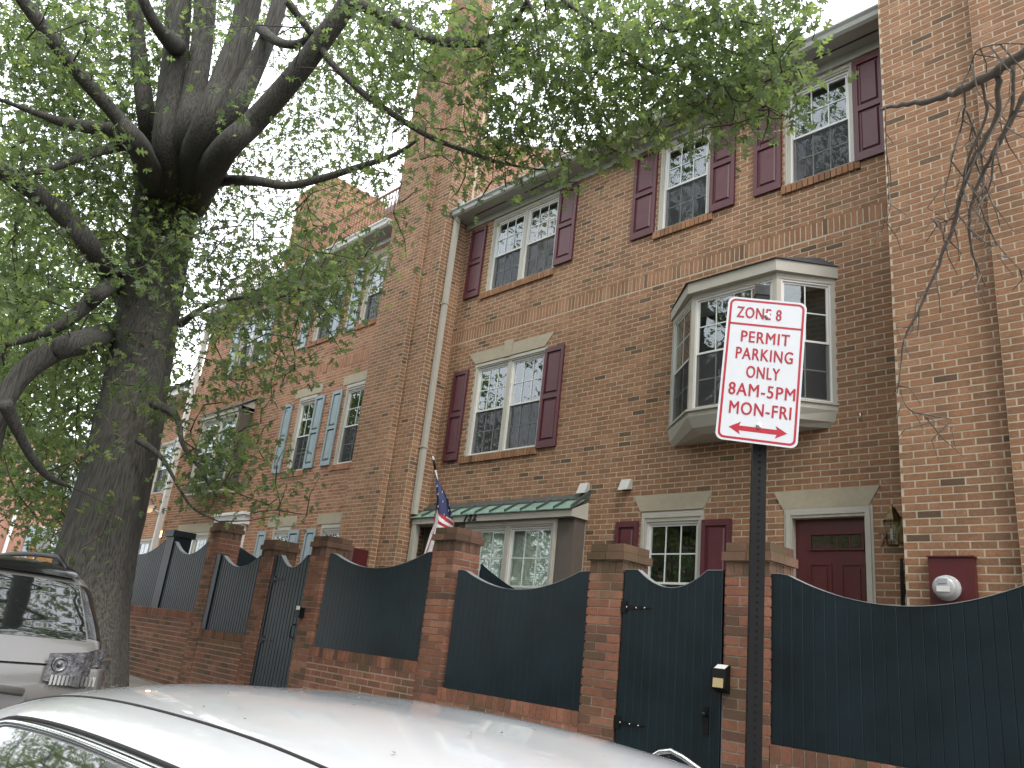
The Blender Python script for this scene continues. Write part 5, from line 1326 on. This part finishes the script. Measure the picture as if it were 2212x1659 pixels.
# bare hanging branches at the right edge
bt = empty('bare_tree', (.9, 4.1, gz(.9))); tag(bt, 'leafless grey branch with dangling twigs reaching in from the right edge', 'tree')
def branch2(pts, r, d=5.0, n=9):
    P = [at(x, y, dd) for x, y, dd in pts]; Q = [Vector(catmull([tuple(p) for p in P], i/((len(P)-1)*5))) for i in range((len(P)-1)*5+1)]
    RR = [max(.002, float(catmull([(x*dd/FPX, 0) for x, (_, _, dd) in zip(r, pts)], i/(len(Q)-1))[0])*(1+.12*math.sin(i*2.1))) for i in range(len(Q))]
    m = MB(); m.tube([q + Vector(rng.normal(size=3)*RR[i]*.25) for i, q in enumerate(Q)], RR, n); m.build('branch', M['deadwood'], bt); return Q
m = MB(); m.tube([(1.0, 4.1, gz(1)-.1), (1.0, 4.1, 1.5), (.8, 4.1, 3.0), (.45, 4.05, 3.7)], [.16, .14, .11, .07], 14); m.build('trunk', M['deadwood'], bt)
e_ = at(2330, 60, 4.7); m = MB(); m.tube([(.45, 4.05, 3.7), tuple(Vector((.45, 4.05, 3.7)).lerp(e_, .6)), tuple(e_)], [.07, .055, .045], 12); m.build('branch', M['deadwood'], bt)
branch2([(2330, 60, 4.7), (2212, 118, 4.75), (2150, 155, 4.8), (2090, 188, 4.9), (2020, 212, 5), (1950, 225, 5.1), (1902, 236, 5.2)], [13, 10, 9, 7.5, 6, 4.8, 2.6])
hang = [([(2155, 165, 4.8), (2150, 260, 4.8), (2105, 340, 4.8), (2075, 420, 4.8), (2055, 500, 4.8), (2020, 590, 4.8), (1980, 680, 4.8), (1955, 730, 4.8), (1938, 850, 4.8)], [9, 8, 8, 7, 6.5, 5, 4.5, 3.5, 1.2]),
        ([(2212, 200, 4.7), (2170, 290, 4.7), (2120, 380, 4.75), (2095, 460, 4.75), (2100, 540, 4.75), (2130, 620, 4.75)], [8, 6, 6, 5, 3.5, 1.5]),
        ([(2085, 190, 4.9), (2080, 260, 4.9), (2060, 330, 4.9), (2040, 420, 4.9)], [4.5, 3, 2.5, 1]), ([(2088, 240, 4.9), (2110, 300, 4.9), (2125, 380, 4.9), (2118, 450, 4.9)], [3, 3, 2.5, 1.5]),
        ([(2120, 170, 4.85), (2130, 250, 4.85), (2095, 330, 4.8), (2080, 400, 4.8)], [5, 4.5, 4, 4]), ([(2190, 140, 4.7), (2185, 240, 4.7), (2150, 320, 4.7), (2130, 420, 4.7), (2060, 470, 4.7)], [6, 5, 4, 2.5, 1]),
        ([(2105, 340, 4.8), (2140, 430, 4.8), (2190, 500, 4.8)], [3, 2, 1]), ([(1945, 840, 4.8), (1960, 880, 4.8), (2010, 905, 4.8), (2060, 925, 4.8)], [1.6, 1.5, 1.2, .8]),
        ([(1912, 232, 5.1), (1915, 330, 5.1), (1920, 420, 5.1), (1905, 500, 5.1)], [1.6, 1.4, 1.2, .8]), ([(2100, 400, 4.8), (2150, 520, 4.8), (2212, 590, 4.8)], [4, 2, 1]),
        ([(2212, 95, 4.7), (2160, 95, 4.72), (2110, 110, 4.8), (2095, 150, 4.85)], [2.5, 2, 2, 2.5]), ([(2065, 470, 4.8), (2030, 480, 4.8), (2010, 470, 4.8)], [3, 2, 1])]
for pts, r in hang:
    Q = branch2(pts, [x*.62 for x in r], n=7)
    for q in Q[3::2]:
        if rng.random() < .95:
            dv = rng.normal(size=3)*.05; dv[2] -= .07; a = q + Vector(dv); b = a + Vector((rng.normal()*.04, rng.normal()*.04, -rng.uniform(.03, .12)))
            m = MB(); m.tube([q, a, b], [.0045, .003, .0015], 5); m.build('twig', M['deadwood'], bt)

# trees further along and across the street (also what the windows reflect)
def street_tree(x, y, h, r, nleaf, label, name='street_tree', size=(.10, .18), low=.35, tw=.22, seed=0):
    o = empty(name, (x, y, gz(x))); tag(o, label, 'tree', 'street trees')
    z0 = gz(x)-.1; T_ = [(x, y, z0), (x+.1, y, z0+h*.2), (x+.05, y+.1, z0+h*.4), (x+.2, y, z0+h*.7), (x+.2, y, z0+h*.85)]
    m = MB(); m.tube(T_, [tw*1.3, tw, tw*.8, tw*.4, tw*.1], 14); m.build('trunk', M['bark'], o)
    cs = []; sk = [Vector(T_[1]).lerp(Vector(T_[3]), k/12) for k in range(13)]
    for k in range(7):
        a = k*math.tau/7+rng.random(); zz = z0+h*(.32+.06*k); e = (x+math.cos(a)*r*.75, y+math.sin(a)*r*.75, zz+h*.22)
        m = MB(); m.tube([(x+.07, y+.05, zz), ((x+e[0])/2, (y+e[1])/2, zz+h*.09), e], [tw*.4, tw*.25, tw*.08], 8); m.build('branch', M['bark'], o)
    nc = nleaf//28; P = []; 
    for _ in range(nc):
        v = rng.normal(size=3); v /= np.linalg.norm(v); v *= rng.random()**.4
        c = np.array([x+v[0]*r, y+v[1]*r, z0+h*(low+1)/2+v[2]*h*(1-low)/2]); P.append(c+rng.normal(size=(28, 3))*np.array([.32, .32, .2]))
    P = np.concatenate(P); leaves('crown', P, rng.uniform(*size, size=len(P)), o, tpl=(SV_, SF_), droop=.4); return o
street_tree(-19.5, 2.9, 10, 3.6, 16000, 'leafy tree beyond the oak trunk, over the far parked cars', low=.3)
street_tree(-29, 2.6, 11, 4.5, 14000, 'distant leafy tree at the far left, above the pinkish building', low=.25)
street_tree(-7.5, -8.2, 12, 6.2, 24000, 'street tree on the opposite pavement, left of the viewpoint')
street_tree(1.0, -8.4, 12, 6.0, 22000, 'street tree on the opposite pavement, behind the viewpoint')
street_tree(9.5, -9, 11, 4.5, 12000, 'street tree on the opposite pavement, right of the viewpoint')
street_tree(-16, -9.2, 11, 4.6, 12000, 'street tree on the opposite pavement, furthest left')
street_tree(-27, -7.6, 10, 4.6, 15000, 'far street tree on the opposite pavement with a low crown', low=.08)
street_tree(-39, -8.0, 11, 5.5, 15000, 'furthest street tree on the opposite pavement', low=.05)
opp = empty('brick_building', (-3, -15, -1)); tag(opp, 'long brick building on the opposite side of the street', 'building')
part('wall', M['pink'], opp, (-26, -24, -1.6), (22, -15, 6.5)); part('roof', M['slate'], opp, (-26.4, -24.4, 6.5), (22.4, -14.6, 6.8))
for i in range(15):
    for z in (.6, 3.6):
        x = -24.5+i*3.1; f = part('window', M['vinyl'], opp, (x, -15.001, z), (x+1.1, -14.95, z+1.6)); part('glass', M['carglass'], f, (x+.08, -14.951, z+.08), (x+1.02, -14.94, z+1.52))
wire = tubepart('overhead_wire', M['black'], None, [at(1769, -20, 11), at(1773, 35, 11), at(1762, 62, 11), at(1755, 88, 11)], .006, 6); tag(wire, 'short dangling wire against the white sky above the eaves', 'wire')
